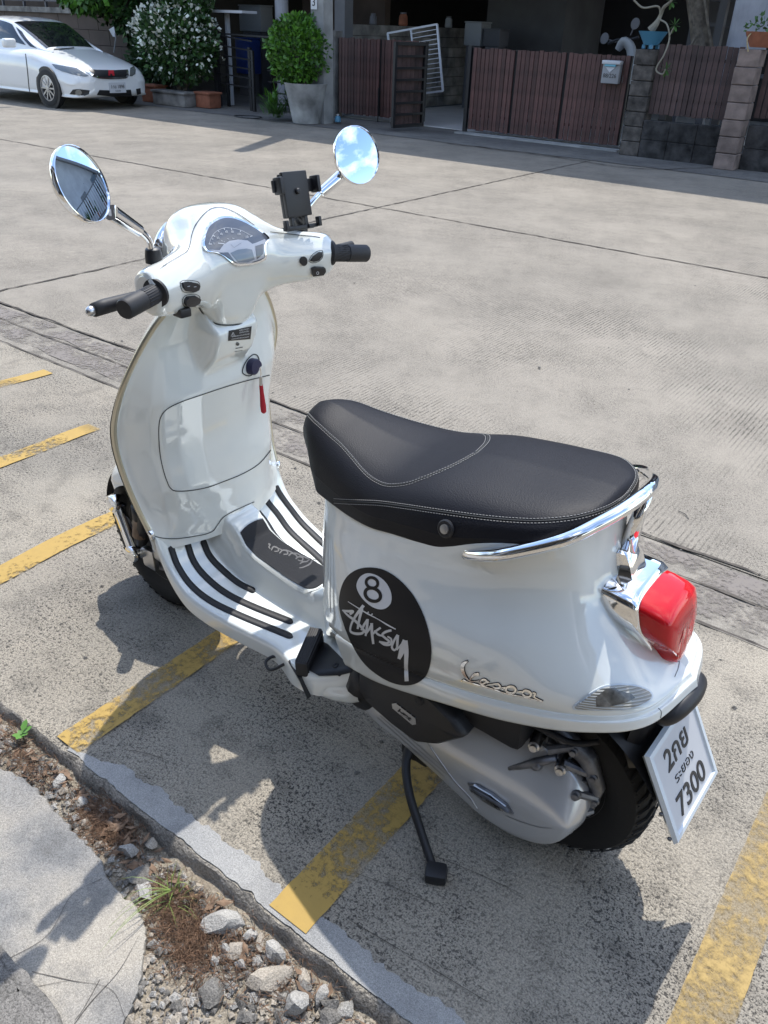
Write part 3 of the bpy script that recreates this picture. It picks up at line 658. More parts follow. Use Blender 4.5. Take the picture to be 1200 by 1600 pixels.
part('pillar', 'grey', h, lambda m: m.box((4.45, -14.2, 1.5), (.12, .12, 2.96)))
part('door', 'grey', h, lambda m: m.box((5.7, -18.9, 1.2), (1.1, .05, 2.3)))
for k in range(5): part('shelf', 'grey', h, lambda m: m.box((3.9, -14.6, 1.0+.35*k), (1.7, .4, .05)))
part('wall', 'houseb', h, lambda m: m.box((20.6, -13.0, 1.45), (8, .2, 3.0)))
part('wall', 'houseb', h, lambda m: m.box((13.3, -15.5, 1.9), (2.4, .2, 2.2)))
# long boundary wall of grey blocks between two carports
w = thing('boundary_wall', 'mossy grey concrete block wall running back into the carport behind the brown gate', 'wall', (10.75, -12.5, 0)); bw = BASE(w)
for r_ in range(8):
    for c_ in range(9):
        y = -12.55-.72*c_-(.36 if r_ % 2 else 0)
        part('block', 'blockg', w, lambda m: m.box((10.95+rng.normal(0, .004), y, .09+.19*r_), (.16, .71, .18)), bw)

for k, (y, sz, lab) in enumerate([(-13.5, .15, 'dark grey jar standing on the block wall in the carport, nearest the gate'), (-14.5, .19, 'taller brown pot standing on the block wall in the carport'), (-16.2, .17, 'pale jar on the block wall deepest in the carport')]):
    t = thing('jar', lab, 'jar', (10.95, y, 1.512))
    mb = MB(); mb.lathe((0, 0, 0), (0, 0, 1), [(0, sz*.4), (.02, sz*.5), (sz*.9, sz*.45), (sz*1.1, sz*.3)], 14); mb.obj('body', ('grey', 'terra', 'box')[k % 3], t); mb = MB(); mb.lathe((0, 0, sz*1.1), (0, 0, 1), [(0, sz*.34), (.03, sz*.34)], 12); mb.obj('lid', 'grey', t)
def slat_panel(t, x0, x1, Y, z0, z1, n, mt, base, gap=.012, th=.022, first=[None]):
    wd = (x1-x0)/n; mb = MB(); mb.box((0, 0, 0), (abs(wd)-gap, th, z1-z0)); proto = mb.obj('slat', mt, t, smooth=False)
    for i in range(n):
        o = proto if i == 0 else proto.copy()
        if i: COL.objects.link(o); o.parent = t
        o.location = (x0+wd*(i+.5)-base[0]+rng.normal(0, .002), Y-base[1]+rng.normal(0, .002), (z0+z1)/2-base[2]+rng.normal(0, .006)); o.rotation_euler = (0, rng.normal(0, .003), 0)
def gate(name, label, panels, Y, z0, z1, mt, cat='gate', rails=(.18, .95)):
    t = thing(name, label, cat, (panels[0][0], Y, 0)); bs = BASE(t)
    for (x0, x1, n) in panels:
        slat_panel(t, x0, x1, Y, z0, z1, n, mt, bs)
        part('gate_frame', 'steel', t, lambda m: (m.box((x0, Y-.035, (z0+z1)/2), (.035, .04, z1-z0)), m.box((x1, Y-.035, (z0+z1)/2), (.035, .04, z1-z0)), [m.box(((x0+x1)/2, Y-.035, z0+(z1-z0)*q), (abs(x1-x0), .034, .04)) for q in rails]), bs)
    return t
t = gate('wooden_gate', 'wide folding gate of reddish brown wooden slats carrying the letter box', [(7.50, 6.74, 10), (6.70, 5.86, 11), (5.82, 4.84, 13)], -11.7, .06, 1.25, 'wood')
part('gate_post', 'steel', t, lambda m: m.box((7.56, -11.7, .64), (.06, .06, 1.28)), BASE(t))
part('track', 'pole', t, lambda m: m.box((6.2, -11.62, .0), (2.9, .22, .035)), BASE(t))
t = gate('wooden_gate', 'brown slatted gate panels standing beside the concrete utility pole', [(10.45, 9.52, 13), (9.48, 8.55, 13)], -11.86, .08, 1.30, 'wood')
part('gate_post', 'blockg', t, lambda m: (m.box((10.60, -11.9, .70), (.22, .2, 1.40)),), BASE(t))
for x_ in (9.50, 8.6): part('bolt_rod', 'steel', t, lambda m: m.tube([(x_, -11.82, -.02), (x_, -11.82, .55)], .012), BASE(t))
# open leaf seen from its back
t = thing('gate_leaf', 'narrow open gate leaf with black steel bars seen from behind', 'gate', (8.42, -10.82, 0)); bs = BASE(t); u = Vector((-.10, -.70, 0)); rz = Matrix.Rotation(math.atan2(u.y, u.x), 3, 'Z'); L = u.length; cc = Vector((8.42, -10.82, 0))+u*.5
part('leaf_frame', 'steel', t, lambda m: (m.box(cc+Vector((0, 0, .07)), (L, .045, .05), rz), m.box(cc+Vector((0, 0, 1.27)), (L, .045, .05), rz), m.box(Vector((8.42, -10.82, .67)), (.05, .045, 1.25), rz), m.box(Vector((8.42, -10.82, .67))+u, (.05, .045, 1.25), rz)), bs)
for k in range(6):
    part('bar', 'steel', t, lambda m: m.box(cc+Vector((-.01, 0, .245+.17*k)), (L-.04, .035, .035), rz), bs)
for k in range(7):
    part('slat', 'wood2', t, lambda m: m.box(cc+u*((k+.5)/7-.5)+Vector((.045, -.006, .67)), (L/7-.006, .02, 1.2), rz), bs)
# block pillars, low walls and slat fence panels on the right
def pillar(label, x, Y, wx, wy, rows, hgt, mt, top=None, lean=0.):
    t = thing('block_pillar', label, 'pillar', (x, Y, 0)); bs = BASE(t); hh = hgt/rows
    for k in range(rows):
        part('block', mt, t, lambda m: m.bbox((x+rng.normal(0, .004), Y+rng.normal(0, .004), hh*(k+.5)-.01), (wx, wy, hh-.008), .008, seg=1), bs)
    return t
pillar('dark mouldy block pillar with the blue bonsai pot on its top', 4.475, -11.42, .29, .28, 7, 1.36, 'blockd')
pillar('clean pinkish block pillar with the orange flower pot on its top', 3.01, -11.12, .27, .28, 7, 1.42, 'blockr')
def lowwall(label, x0, x1, Y, hgt, mt):
    t = thing('low_wall', label, 'wall', ((x0+x1)/2, Y, 0)); bs = BASE(t); n = 3
    for r_ in range(2):
        for k in range(n):
            wd = (x1-x0)/n; part('block', mt, t, lambda m: m.bbox((x0+wd*(k+.5), Y+rng.normal(0, .002), hgt/2*(r_+.5)-.02), (abs(wd)-.004, .16, hgt/2-.004), .006, seg=1), bs)
    return t
lowwall('low black mouldy wall between the two block pillars', 3.15, 4.32, -11.34, .50, 'mould')
lowwall('low stained wall right of the pinkish pillar', 1.4, 2.86, -11.28, .56, 'mould')
t = thing('slat_fence', 'brown slat fence above the low black wall between the pillars', 'fence', (3.75, -11.34, .5)); slat_panel(t, 4.31, 3.16, -11.34, .56, 1.42, 15, 'wood2', BASE(t))
for c_, d_ in (((3.73, -11.375, .75), (1.15, .03, .04)), ((3.73, -11.375, 1.25), (1.15, .03, .04)), ((3.35, -11.36, .53), (.10, .05, .07)), ((4.1, -11.36, .53), (.10, .05, .07))): part('rail', 'steel', t, lambda m: m.box(c_, d_), BASE(t))
t = thing('slat_fence', 'weathered slat fence at the right edge beyond the pinkish pillar', 'fence', (2.1, -11.3, .5)); slat_panel(t, 2.85, 1.4, -11.3, .62, 1.40, 19, 'wood2', BASE(t))
for c_, d_ in (((2.1, -11.335, .8), (1.45, .03, .04)), ((2.1, -11.335, 1.25), (1.45, .03, .04)), ((2.2, -11.31, .57), (.12, .05, .12))): part('rail', 'steel', t, lambda m: m.box(c_, d_), BASE(t))
# letter box
t = thing('letter_box', 'pale grey letter box with a light blue flap hung on the brown slat gate', 'letter box', (5.07, -11.62, 1.04)); bs = BASE(t)
part('body', 'box', t, lambda m: m.bbox((5.07, -11.63, 1.03), (.27, .10, .29), .015), bs, smooth='angle')
part('lid', 'whitemetal', t, lambda m: m.bbox((5.07, -11.605, 1.16), (.285, .12, .05), .012), bs, smooth='angle')
MT['paleblue'] = mat('pale_blue_print', (.16, .42, .52), .5)
part('flap', 'paleblue', t, lambda m: m.box((5.08, -11.565, 1.135), (.17, .02, .055)), bs)
part('arrow', 'whitemetal', t, lambda m: m.prism([(5.16, -11.578, 1.10), (5.0, -11.578, 1.10), (5.08, -11.578, 1.03)], (0, .008, 0)), bs)
part('house_number', 'print', t, lambda m: text_on(m, '88/226', .075, (5.075, -11.5775, .985), (-1, 0, 0), (0, 0, 1), .001), bs)
# pots on the pillars
def crown(t, name, mt, c, rad, n, L, w, base, shell=.55, seed=0, up=.3, mats=None):
    r = np.random.default_rng(seed); mb = MB(); k = 0
    while k < n:
        v = r.normal(0, 1, 3); v /= np.linalg.norm(v); q = (shell+(1-shell)*r.random())**.6
        if r.random() < .25: q *= r.uniform(.4, 1)
        lump = 1+.22*noise.noise(Vector(v*2.3)+Vector((seed, 0, 0)))+.12*noise.noise(Vector(v*5)+Vector((0, seed, 0)))
        p = np.array(c)+v*np.array(rad)*q*lump
        d = v+r.normal(0, .7, 3)+np.array([0, 0, up]); mb.cur = 0 if mats is None else int(r.random() < .35)
        l_ = L*r.uniform(.6, 1.25); d = Vector(d).normalized(); s = d.cross(Vector(r.normal(0, 1, 3))).normalized()*w*l_/L; b = Vector(p)
        mb.add([b, b+d*l_*.45+s, b+d*l_, b+d*l_*.45-s], [(0, 1, 2, 3)]); k += 1
    return mb.obj(name, mt, t, smooth=False, base=base, mats=mats, recalc=False)
t = thing('bonsai', 'bare curly stemmed desert rose in the light blue footed pot', 'plant', (4.47, -11.42, 1.36)); bs = BASE(t)
part('pot', 'bluepot', t, lambda m: (m.lathe((4.47, -11.42, 1.40), (0, 0, 1), [(0, .10), (.02, .11), (.14, .185), (.165, .20), (.165, .175), (.14, .16)], 20), [m.box((4.47+.09*math.cos(a), -11.42+.09*math.sin(a), 1.38), (.045, .045, .05)) for a in (.4, 2, 3.6, 5.2)]), bs, smooth='angle')
def PX(px, py, Y): return tuple(onp(px, py, Y))
part('stem', 'stem', t, lambda m: (m.tube(cr([PX(1017, 47, -11.42), PX(1026, 36, -11.42), PX(1032, 24, -11.45), PX(1037, 12, -11.4), PX(1048, 2, -11.3), PX(1055, -14, -11.3)], 24), list(np.interp(np.linspace(0, 1, 24), [0, .3, 1], [.06, .03, .014])), 8),
     m.tube(cr([PX(1032, 24, -11.45), PX(1028, 10, -11.4), PX(1005, 12, -11.35), PX(990, 0, -11.3)], 24), .013, 6), m.tube(cr([PX(1030, 30, -11.42), PX(1042, 38, -11.3), PX(1046, 60, -11.2), PX(1038, 85, -11.15), PX(1025, 108, -11.15), PX(1035, 116, -11.15), PX(1040, 108, -11.15)], 30), .011, 6),
     m.tube(cr([PX(1046, 56, -11.2), PX(1050, 48, -11.2), PX(1054, 42, -11.2)], 8), .01, 6)), bs, smooth='angle')
for k, (px, py, Y) in enumerate([(1054, 40, -11.2), (1041, 109, -11.15), (1050, 3, -11.3)]):
    mb = MB()
    for q in range(9):
        a = q*.7; leaf(mb, PX(px, py, Y), (math.cos(a), .5*math.sin(a*2), math.sin(a)+.2), .10, .022)
    mb.obj('leaf_cluster', 'leafm', t, base=bs)
t = thing('flower_pot', 'orange hanging basket pot with small green plants on the pinkish pillar', 'flower pot', (2.99, -11.15, 1.41)); bs = BASE(t)
part('pot', 'terra', t, lambda m: m.lathe((2.92, -11.15, 1.43), (0, 0, 1), [(0, .14), (.14, .22), (.17, .23), (.17, .20), (.12, .18)], 20), bs, smooth='angle')
crown(t, 'leaves', 'leafm', (2.95, -11.15, 1.66), (.22, .2, .12), 90, .07, .018, bs, .3, 5)
part('root', 'straw', t, lambda m: m.tube(cr([(3.02, -10.98, 1.60), (3.05, -10.92, 1.52), (3.0, -10.9, 1.38)], 12), .008, 6), bs)
# weeds at the wall foot
for k, (px, py, lab, n, rr) in enumerate([(1003, 228, 'small bright weed growing at the foot of the dark mouldy pillar', 34, (.10, .08, .16)), (1197, 232, 'weed at the right edge growing against the low stained wall', 40, (.12, .1, .22))]):
    p = gnd(px, py+10); t = thing('weed', lab, 'plant', (p[0], p[1], 0)); crown(t, 'leaves', 'leafb', (p[0], p[1], .17), rr, n, .085, .032, BASE(t), .2, 9+k, .6); part('stem', 'stem', t, lambda m: m.tube([(p[0], p[1], -.02), (p[0], p[1], .2)], .006, 6), BASE(t))
# utility pole
t = thing('utility_pole', 'grey square concrete utility pole with white number plates', 'pole', (10.0, -10.86, 0)); bs = BASE(t)
part('shaft', 'pole', t, lambda m: m.box((10.0, -10.86, 4.2), (.30, .26, 8.6), tap=.62), bs)
t_s = part('sign', 'whitemetal', t, lambda m: (m.box((10.055, -10.728, 1.82), (.13, .012, .24)), m.box((10.055, -10.728, 2.12), (.13, .012, .22))), bs)
part('number', 'print', t_s, lambda m: (text_on(m, '3', .17, (10.055, -10.7185, 1.80), (-1, 0, 0), (0, 0, 1), .001), m.box((10.055, -10.72, 1.925), (.09, .006, .014)), text_on(m, '2', .17, (10.055, -10.7185, 2.1), (-1, 0, 0), (0, 0, 1), .001)), bs)
t = thing('plastic_bottle', 'small blue container on the ground at the foot of the utility pole', 'container', (9.72, -10.95, 0)); mb = MB(); mb.lathe((9.72, -10.95, .02), (0, 0, 1), [(0, .04), (.01, .055), (.07, .055), (.09, .04), (.11, .022)], 14); mb.obj('body', 'bluepot', t, base=BASE(t)); mb = MB(); mb.lathe((9.72, -10.95, .13), (0, 0, 1), [(0, .024), (.02, .024)], 12); mb.obj('cap', 'whitemetal', t, base=BASE(t))
# clipped bush in its tall white pot
t = thing('potted_bush', 'round clipped bright green bush in a tall tapered white pot', 'bush', (10.12, -10.6, 0)); bs = BASE(t)
part('pot', 'pot', t, lambda m: m.lathe((10.13, -10.58, 0), (0, 0, 1), [(0, .235), (.02, .24), (.58, .36), (.62, .375), (.62, .34), (.55, .32)], 28), bs, smooth='angle')
crown(t, 'crown', None, (10.32, -10.62, 1.08), (.52, .5, .52), 5200, .085, .026, bs, .72, 21, .35, mats=['leafb', 'leafm'])
part('trunk', 'bark', t, lambda m: m.tube([(10.15, -10.6, .5), (10.3, -10.6, .9), (10.4, -10.6, 1.2)], [.04, .035, .02], 8), bs)
# feathery ground plant left of the pot
t = thing('fern', 'spiky yellow green ferns on the ground left of the white pot', 'plant', (10.85, -10.55, 0)); bs = BASE(t)
for (cx, cy, hz, n, sd) in [(10.85, -10.5, .36, 90, 1), (10.7, -10.4, .14, 110, 2), (10.65, -10.75, .35, 80, 3)]:
    r = np.random.default_rng(sd); mb = MB()
    for _ in range(n):
        a = r.uniform(0, 6.28); e = r.uniform(.1, 1.2); d = Vector((math.cos(a)*math.cos(e), math.sin(a)*math.cos(e), math.sin(e))); leaf(mb, (cx+r.normal(0, .06), cy+r.normal(0, .05), hz*r.uniform(.2, 1)), d, r.uniform(.15, .34), .012)
    mb.obj('fronds', 'leafb' if sd == 1 else 'leafm', t, base=bs)
# hose ring on the pavement
p = gnd(388, 183); mb = MB(); P = [(p[0]+.28*math.cos(a)*(1+.03*math.sin(3*a)), p[1]+.2*math.sin(a), .008+.004*math.sin(2*a)) for a in np.linspace(0, 6.9, 60)]; mb.tube(P, .009, 6)
tag(mb.obj('hose', 'steel'), 'black hose lying in a loop on the pavement by the metal gate', 'hose')
# things standing in the carport
t = thing('window_frame', 'white metal window frame with bars leaning in the open gateway', 'window frame', (9.4, -12.7, 0)); bs = BASE(t)
c4 = [Vector(PX(606, 52, -12.75)), Vector(PX(683, 38, -12.75)), Vector(PX(692, 142, -12.45)), Vector(PX(664, 151, -12.45))]; c4[3] = c4[2]+(c4[0]-c4[1])*.98
part('frame', 'whitemetal', t, lambda m: ([m.tube([c4[i], c4[(i+1) % 4]], .022, 4) for i in range(4)], m.tube([c4[0]*.52+c4[1]*.48, c4[3]*.52+c4[2]*.48], .018, 4)), bs)
for k in range(13):
    f = (k+1)/14; part('bar', 'whitemetal', t, lambda m: m.tube([(c4[0]*.5+c4[1]*.5)*(1-f)+(c4[3]*.5+c4[2]*.5)*f, c4[1]*(1-f)+c4[2]*f], .008, 4), bs)
t = thing('tub', 'black plastic tub on the carport floor below the white frame', 'tub', (9.0, -13.2, 0)); mb = MB(); p = gnd(670, 162); mb.bbox((p[0], p[1], .1), (.55, .4, .2), .03); mb.obj('body', 'steel', t, base=BASE(t)); mb = MB(); mb.bbox((p[0], p[1], .205), (.6, .45, .025), .008); mb.obj('rim', 'steel', t, base=BASE(t))
for (px, py, Y, sx, sz, mt_, nm, lab) in [(746, 54, -16, .42, .42, 'box', 'appliance', 'pale box shaped appliance standing in the dark carport'), (775, 60, -16, .4, .3, 'grey', 'storage_box', 'dark grey storage box beside the pale appliance in the carport'), (388, 88, -14, .42, .7, 'bluep', 'barrel', 'dark blue drum behind the black metal gate'), (400, 30, -14.5, .7, .5, 'box', 'cabinet', 'pale cabinet in the shade above the black gate')]:
    p = onp(px, py, Y); t = thing(nm, lab, nm.replace('_', ' '), (p[0], p[1], 0)); mb = MB(); mb.bbox((p[0], p[1], p[2]), (sx, .4, sz), .03); mb.obj('body', mt_, t, base=BASE(t)); mb = MB(); mb.bbox((p[0], p[1], p[2]+sz/2+.012), (sx*1.03, .42, .03), .01); mb.obj('lid', mt_, t, base=BASE(t)); mb = MB(); mb.box((p[0], p[1], (p[2]-sz/2)/2), (sx*.8, .3, max(.04, p[2]-sz/2))); mb.obj('stand', 'grey', t, base=BASE(t))
# small scooter parked behind the letter box gate, only its front shows
t = thing('parked_scooter', 'pale grey scooter parked in the shade behind the slat gate', 'scooter', (4.95, -12.8, 0)); bs = BASE(t); q = lambda a, b: Vector(PX(a, b, -12.75))
part('front_cover', 'box', t, lambda m: m.tube(cr([q(965, 78), q(975, 66), q(985, 74), q(987, 95), q(980, 130)], 14), list(np.interp(np.linspace(0, 1, 14), [0, .3, 1], [.05, .10, .14])), 12, flat=.6), bs, smooth='angle')
part('handlebar', 'steel', t, lambda m: m.tube([q(950, 68), q(965, 62), q(985, 62), q(998, 58)], .022, 8), bs, smooth='angle')
for (a, b, c, d) in ((963, 66, 945, 60), (985, 55, 993, 37)):
    part('mirror', 'grey', t, lambda m: (m.tube([q(a, b), q(c, d)], .01, 6), m.lathe(q(c, d), (.3, 1, .1), [(-.02, .03), (-.01, .075), (.01, .08), (.012, .0)], 14)), bs, smooth='angle')
part('seat', 'steel', t, lambda m: m.bbox((5.0, -13.6, .75), (.26, .8, .12), .05), bs, smooth='angle')
for y in (-12.5, -13.9): part('wheel', 'tyre', t, lambda m: m.lathe((4.95, y, .25), (1, 0, 0), [(-.05, .15), (-.05, .22), (0, .25), (.05, .22), (.05, .15)], 20), bs, smooth='angle')
# dead trunk leaning in the shade behind the fence
t = thing('dead_trunk', 'dark dry tree trunk with leaning sticks behind the slat fence', 'trunk', (4.0, -12.6, 0)); bs = BASE(t)
part('trunk', 'bark', t, lambda m: m.tube([PX(1100, 90, -12.4), PX(1092, 40, -12.4), PX(1090, -20, -12.4), PX(1086, -60, -12.4)], [.16, .13, .17, .2], 10), bs, smooth='angle')
part('stick', 'bark', t, lambda m: (m.tube([PX(1112, 75, -12.2), PX(1098, -20, -12.2)], .018, 6), m.tube([PX(1085, 40, -12.2), PX(1072, -20, -12.2)], .016, 6), m.tube([PX(1078, 74, -12.0), PX(1087, 58, -12.0)], .02, 6)), bs, smooth='angle')

# black metal gate of the left house
t = thing('metal_gate', 'black metal gate of horizontal bars standing open beside the flowering shrub', 'gate', (12.6, -11.5, 0)); bs = BASE(t)
for c_, d_ in (((13.30, -11.5, .66), (.09, .09, 1.32)), ((13.12, -11.6, .62), (.05, .05, 1.24)), ((12.22, -11.35, .52), (.06, .06, 1.1)), ((12.05, -11.25, .50), (.05, .05, 1.05))): part('gate_post', 'steel', t, lambda m: m.box(c_, d_), bs)
for k in range(6): part('bar', 'steel', t, lambda m: m.tube([(13.3, -11.5, .42+.165*k), (12.05, -11.25, .40+.155*k)], .016, 4), bs)
part('bar', 'steel', t, lambda m: m.tube([(13.3, -11.5, 1.27), (11.2, -11.6, 1.24)], .02, 4), bs)
for k in range(6): part('bar', 'steel', t, lambda m: m.tube([(12.1, -11.7, .12+.19*k), (10.9, -11.75, .12+.19*k)], .018, 4), bs)
t = thing('signboard', 'white flat board on a post just above the black gate', 'board', (13.2, -11.9, 0)); mb = MB(); mb.box((13.35, -11.85, 1.64), (1.35, .4, .045)); mb.obj('board', 'whitemetal', t, base=BASE(t)); mb = MB(); mb.box((13.35, -11.9, .8), (.07, .07, 1.62)); mb.obj('post', 'whitemetal', t, base=BASE(t))
# flowering shrub and its planters
t = thing('flowering_shrub', 'large dark green shrub covered with small white flowers', 'shrub', (13.9, -11.1, 0)); bs = BASE(t)
crown(t, 'crown', None, (14.0, -11.1, 1.02), (.98, .6, .66), 4300, .11, .033, bs, .6, 31, .2, mats=['leafd', 'leafm'])
crown(t, 'crown', None, (13.85, -11.3, 1.75), (.6, .45, .5), 1900, .11, .033, bs, .5, 32, .2, mats=['leafd', 'leafm'])
crown(t, 'blossoms', 'flower', (14.0, -11.04, 1.34), (.98, .66, .42), 560, .085, .034, bs, .93, 33, .3)
crown(t, 'blossoms', 'flower', (13.75, -10.95, .98), (.95, .62, .45), 190, .085, .034, bs, .93, 35, .3)
crown(t, 'blossoms', 'flower', (13.85, -11.26, 1.80), (.6, .46, .46), 260, .075, .030, bs, .9, 34, .3)
part('trunk', 'bark', t, lambda m: (m.tube([(13.95, -11.05, 0), (14.0, -11.1, .4), (14.2, -11.1, .9)], [.06, .05, .03], 8), m.tube([(13.9, -11.05, 0), (13.8, -11.15, .5), (13.7, -11.2, 1.4)], [.05, .04, .025], 8)), bs, smooth='angle')
def planter(label, c, d, mt):
    t = thing('planter', label, 'planter', (c[0], c[1], 0)); bs = BASE(t)
    part('box', mt, t, lambda m: m.bbox((c[0], c[1], d[2]/2), d, .015), bs, smooth='angle'); part('rim', mt, t, lambda m: m.bbox((c[0], c[1], d[2]), (d[0]+.05, d[1]+.05, .04), .01), bs, smooth='angle')
planter('terracotta planter under the shrub, next to the white car', (14.62, -10.95, 0), (.42, .3, .30), 'terra')
planter('long weathered grey planter box below the flowering shrub', (13.82, -10.80, 0), (.95, .32, .24), 'blockg')
planter('brick red planter between the grey planter and the black gate', (13.12, -11.05, 0), (.40, .3, .26), 'terra')
# street tree above the car
t = thing('street_tree', 'leafy green tree overhanging the pavement behind the white car', 'tree', (16.6, -11.9, 0)); bs = BASE(t)
part('trunk', 'bark', t, lambda m: (m.tube([(16.2, -11.9, 0), (16.25, -11.9, 1.2), (16.4, -11.8, 2.6), (16.6, -11.7, 3.6)], [.10, .085, .07, .04], 10), m.tube([(16.3, -11.85, 2.2), (16.9, -11.4, 2.9), (17.2, -11.2, 3.1)], [.04, .03, .02], 8)), bs, smooth='angle')
crown(t, 'crown', None, (16.9, -11.3, 2.15), (1.0, .7, .65), 2600, .14, .05, bs, .5, 41, -.4, mats=['leafb', 'leafm'])
crown(t, 'crown', None, (15.9, -12.0, 1.9), (1.3, .7, 1.0), 3000, .14, .05, bs, .5, 42, -.3, mats=['leafd', 'leafm'])
crown(t, 'crown', None, (16.0, -11.6, 3.6), (2.3, 1.4, .9), 3800, .15, .05, bs, .5, 43, -.2, mats=['leafm', 'leafb'])
crown(t, 'crown', 'leafd', (15.4, -11.7, .75), (.75, .4, .6), 1700, .12, .04, bs, .4, 44, .2)
# brown wall with rails behind the car
t = thing('garden_wall', 'reddish brown wall with a pale coping behind the white car', 'wall', (20, -12.1, 0)); bs = BASE(t)
for r_ in range(5):
    for k in range(11): part('block', 'houseb', t, lambda m: m.box((16.6+.74*k+(.37 if r_ % 2 else 0), -12.15+rng.normal(0, .003), .15+.3*r_), (.73, .18, .29)), bs)
part('coping', 'blockg', t, lambda m: m.box((20.4, -12.13, 1.56), (8.4, .28, .11)), bs)
part('coping', 'whitemetal', t, lambda m: m.box((17.2, -12.05, 1.585), (1.35, .3, .09)), bs)
part('rail', 'grey', t, lambda m: (m.box((20.4, -12.13, 2.0), (8.4, .05, .05)), m.box((20.4, -12.13, 1.75), (8.4, .05, .04)), [m.box((17+.9*k, -12.13, 1.85), (.05, .05, .6)) for k in range(9)]), bs)
t = thing('round_mirror_sign', 'small white tilted sign on a thin stick beside the car bonnet', 'sign', (15.6, -11.3, 0)); bs = BASE(t)
part('post', 'pole', t, lambda m: m.tube([PX(178, 82, -11.2), PX(181, 60, -11.2), PX(180, 52, -11.2)], .014, 6), bs); part('board', 'whitemetal', t, lambda m: m.fan([PX(170, 46, -11.2), PX(178, 41, -11.2), PX(181, 58, -11.2), PX(176, 57, -11.2)]), bs)

# ------------------------------------------------------------------ white saloon car
MT['carwhite'] = mat('white_car_paint', (.72, .73, .73), .3, coat=1.); MT['carglass'] = mat('tinted_glass', (.012, .013, .016), .04, spec=.7, coat=.5)
MT['lamp'] = mat('headlamp_lens', (.17, .18, .18), .1, metal=.4, coat=1.); MT['tyre2'] = mat('car_tyre', (.02, .02, .02), .8); MT['carrim'] = mat('car_alloy', (.42, .42, .43), .35, metal=.8)
car = thing('parked_car', 'white saloon car parked facing the camera side, in front of the brown wall', 'car', (13.78, -9.42, 0)); CB = BASE(car)
st = [(0, .50, .30, .58), (.03, .62, .24, .62), (.10, .74, .20, .665), (.25, .815, .185, .725), (.5, .855, .185, .79), (.9, .875, .19, .875), (1.25, .88, .20, .94), (1.6, .885, .2, .97), (2.4, .885, .2, .98), (3.4, .88, .2, 1.0), (4.1, .86, .22, 1.02), (4.45, .80, .26, .99), (4.55, .6, .35, .9)]
G = []
for (x, w_, zl, zt) in st:
    hp = [(0, zt), (.45*w_, zt-.008), (.78*w_, zt-.045), (.93*w_, zt-.12), (w_, zt-.30 if zt > .7 else .45), (w_*.99, .38), (.965*w_, zl+.06), (.90*w_, zl), (0, zl)]
    full = [(-y, z) for y, z in hp[::-1][1:]]+hp[1:] if False else [(y, z) for y, z in hp[::-1]]+[(-y, z) for y, z in hp[1:]]
    G.append([(CB[0]+x, CB[1]+y, z) for y, z in full])
G = cr2(np.array(G), 70, 65); cbm = MB(); cbm.grid(G); cbm.fan(G[0]); cbm.fan(G[-1])
body = cbm.obj('body', 'carwhite', car, smooth=True, base=CB)
cs = [(1.02, .88, .46, .58), (1.25, .965, .53, .66), (1.75, 1.21, .57, .745), (2.2, 1.375, .575, .78), (2.8, 1.43, .575, .79), (3.3, 1.385, .565, .78), (3.8, 1.22, .55, .76), (4.25, 1.03, .5, .70)]
def cabin(x):
    a = np.array(cs); zt, wr, wb = [np.interp(x, a[:, 0], a[:, k]) for k in (1, 2, 3)]
    P = cr(a, 200); zt, wr, wb = [np.interp(x, P[:, 0], P[:, k]) for k in (1, 2, 3)]
    zb = .865; return np.array([(wb, zb), (wb*.5+wr*.55, (zb+zt)/2+.02), (wr*1.04, zt-.065), (wr*.90, zt-.022), (wr*.5, zt-.004), (0, zt)])
def cabsec(x, n=40):
    hp = cabin(x); full = np.vstack([hp, [(-y, z) for y, z in hp[::-1][1:]]]); return cr(full, n)
xs = np.linspace(1.02, 4.25, 60); G2 = np.array([[(CB[0]+x, CB[1]+y, z) for y, z in cabsec(x, 81)] for x in xs]); mb = MB(); mb.grid(G2); mb.obj('roof', 'carwhite', car, smooth=True, base=CB); cbm.grid(G2)
def cabpatch(name, xr, tr, mt, off=.006):
    """window patch: xr(t)->(x0,x1), tr=(t0,t1) position across the section 0..1"""
    ts = np.linspace(tr[0], tr[1], 26); rows = []
    for t in ts:
        x0, x1 = xr(t); row = []
        for x in np.linspace(x0, x1, 20):
            sct = cabsec(x, 81); i = t*80; k = int(min(i, 79)); y, z = sct[k]+(sct[k+1]-sct[k])*(i-k)
            n_ = np.array([-.45 if x < 2.3 else 0, y*.9 if abs(y) > .5 else y*.3, .8 if abs(y) < .5 else .35]); n_ /= np.linalg.norm(n_); row.append((CB[0]+x+n_[0]*off, CB[1]+y+n_[1]*off, z+n_[2]*off))
        rows.append(row)
    mb = MB(); mb.grid(np.array(rows)); return mb.obj(name, mt, car, smooth=True, base=CB)
cabpatch('windscreen', lambda t: (1.26, 2.12), (.27, .73), 'carglass')
for a, b in ((.06, .20), (.80, .94)):
    cabpatch('side_window', lambda t: (1.62+(.5*(t-.06)/.14 if a < .5 else .5*(.94-t)/.14), 2.62), (a, b), 'carglass', .01); cabpatch('side_window', lambda t: (2.70, 3.55), (a, b), 'carglass', .01)
    cabpatch('quarter_window', lambda t: (1.34+(.5*(t-.06)/.14 if a < .5 else .5*(.94-t)/.14), 1.52+(.5*(t-.06)/.14 if a < .5 else .5*(.94-t)/.14)), (a, b), 'carglass', .008)
cbs = Surf().add(cbm).build()
def cardecal(name, poly, mt, off=.006, thick=.0, step=2.0):
    mb = cbs.fill(poly, off, step, thick); return mb.obj(name, mt, car, smooth=True, base=CB)
cardecal('headlight', [(81, 100), (98, 103), (120, 107), (128, 112), (139, 119), (133, 120), (112, 116), (96, 111), (87, 107)], 'lamp', .01)
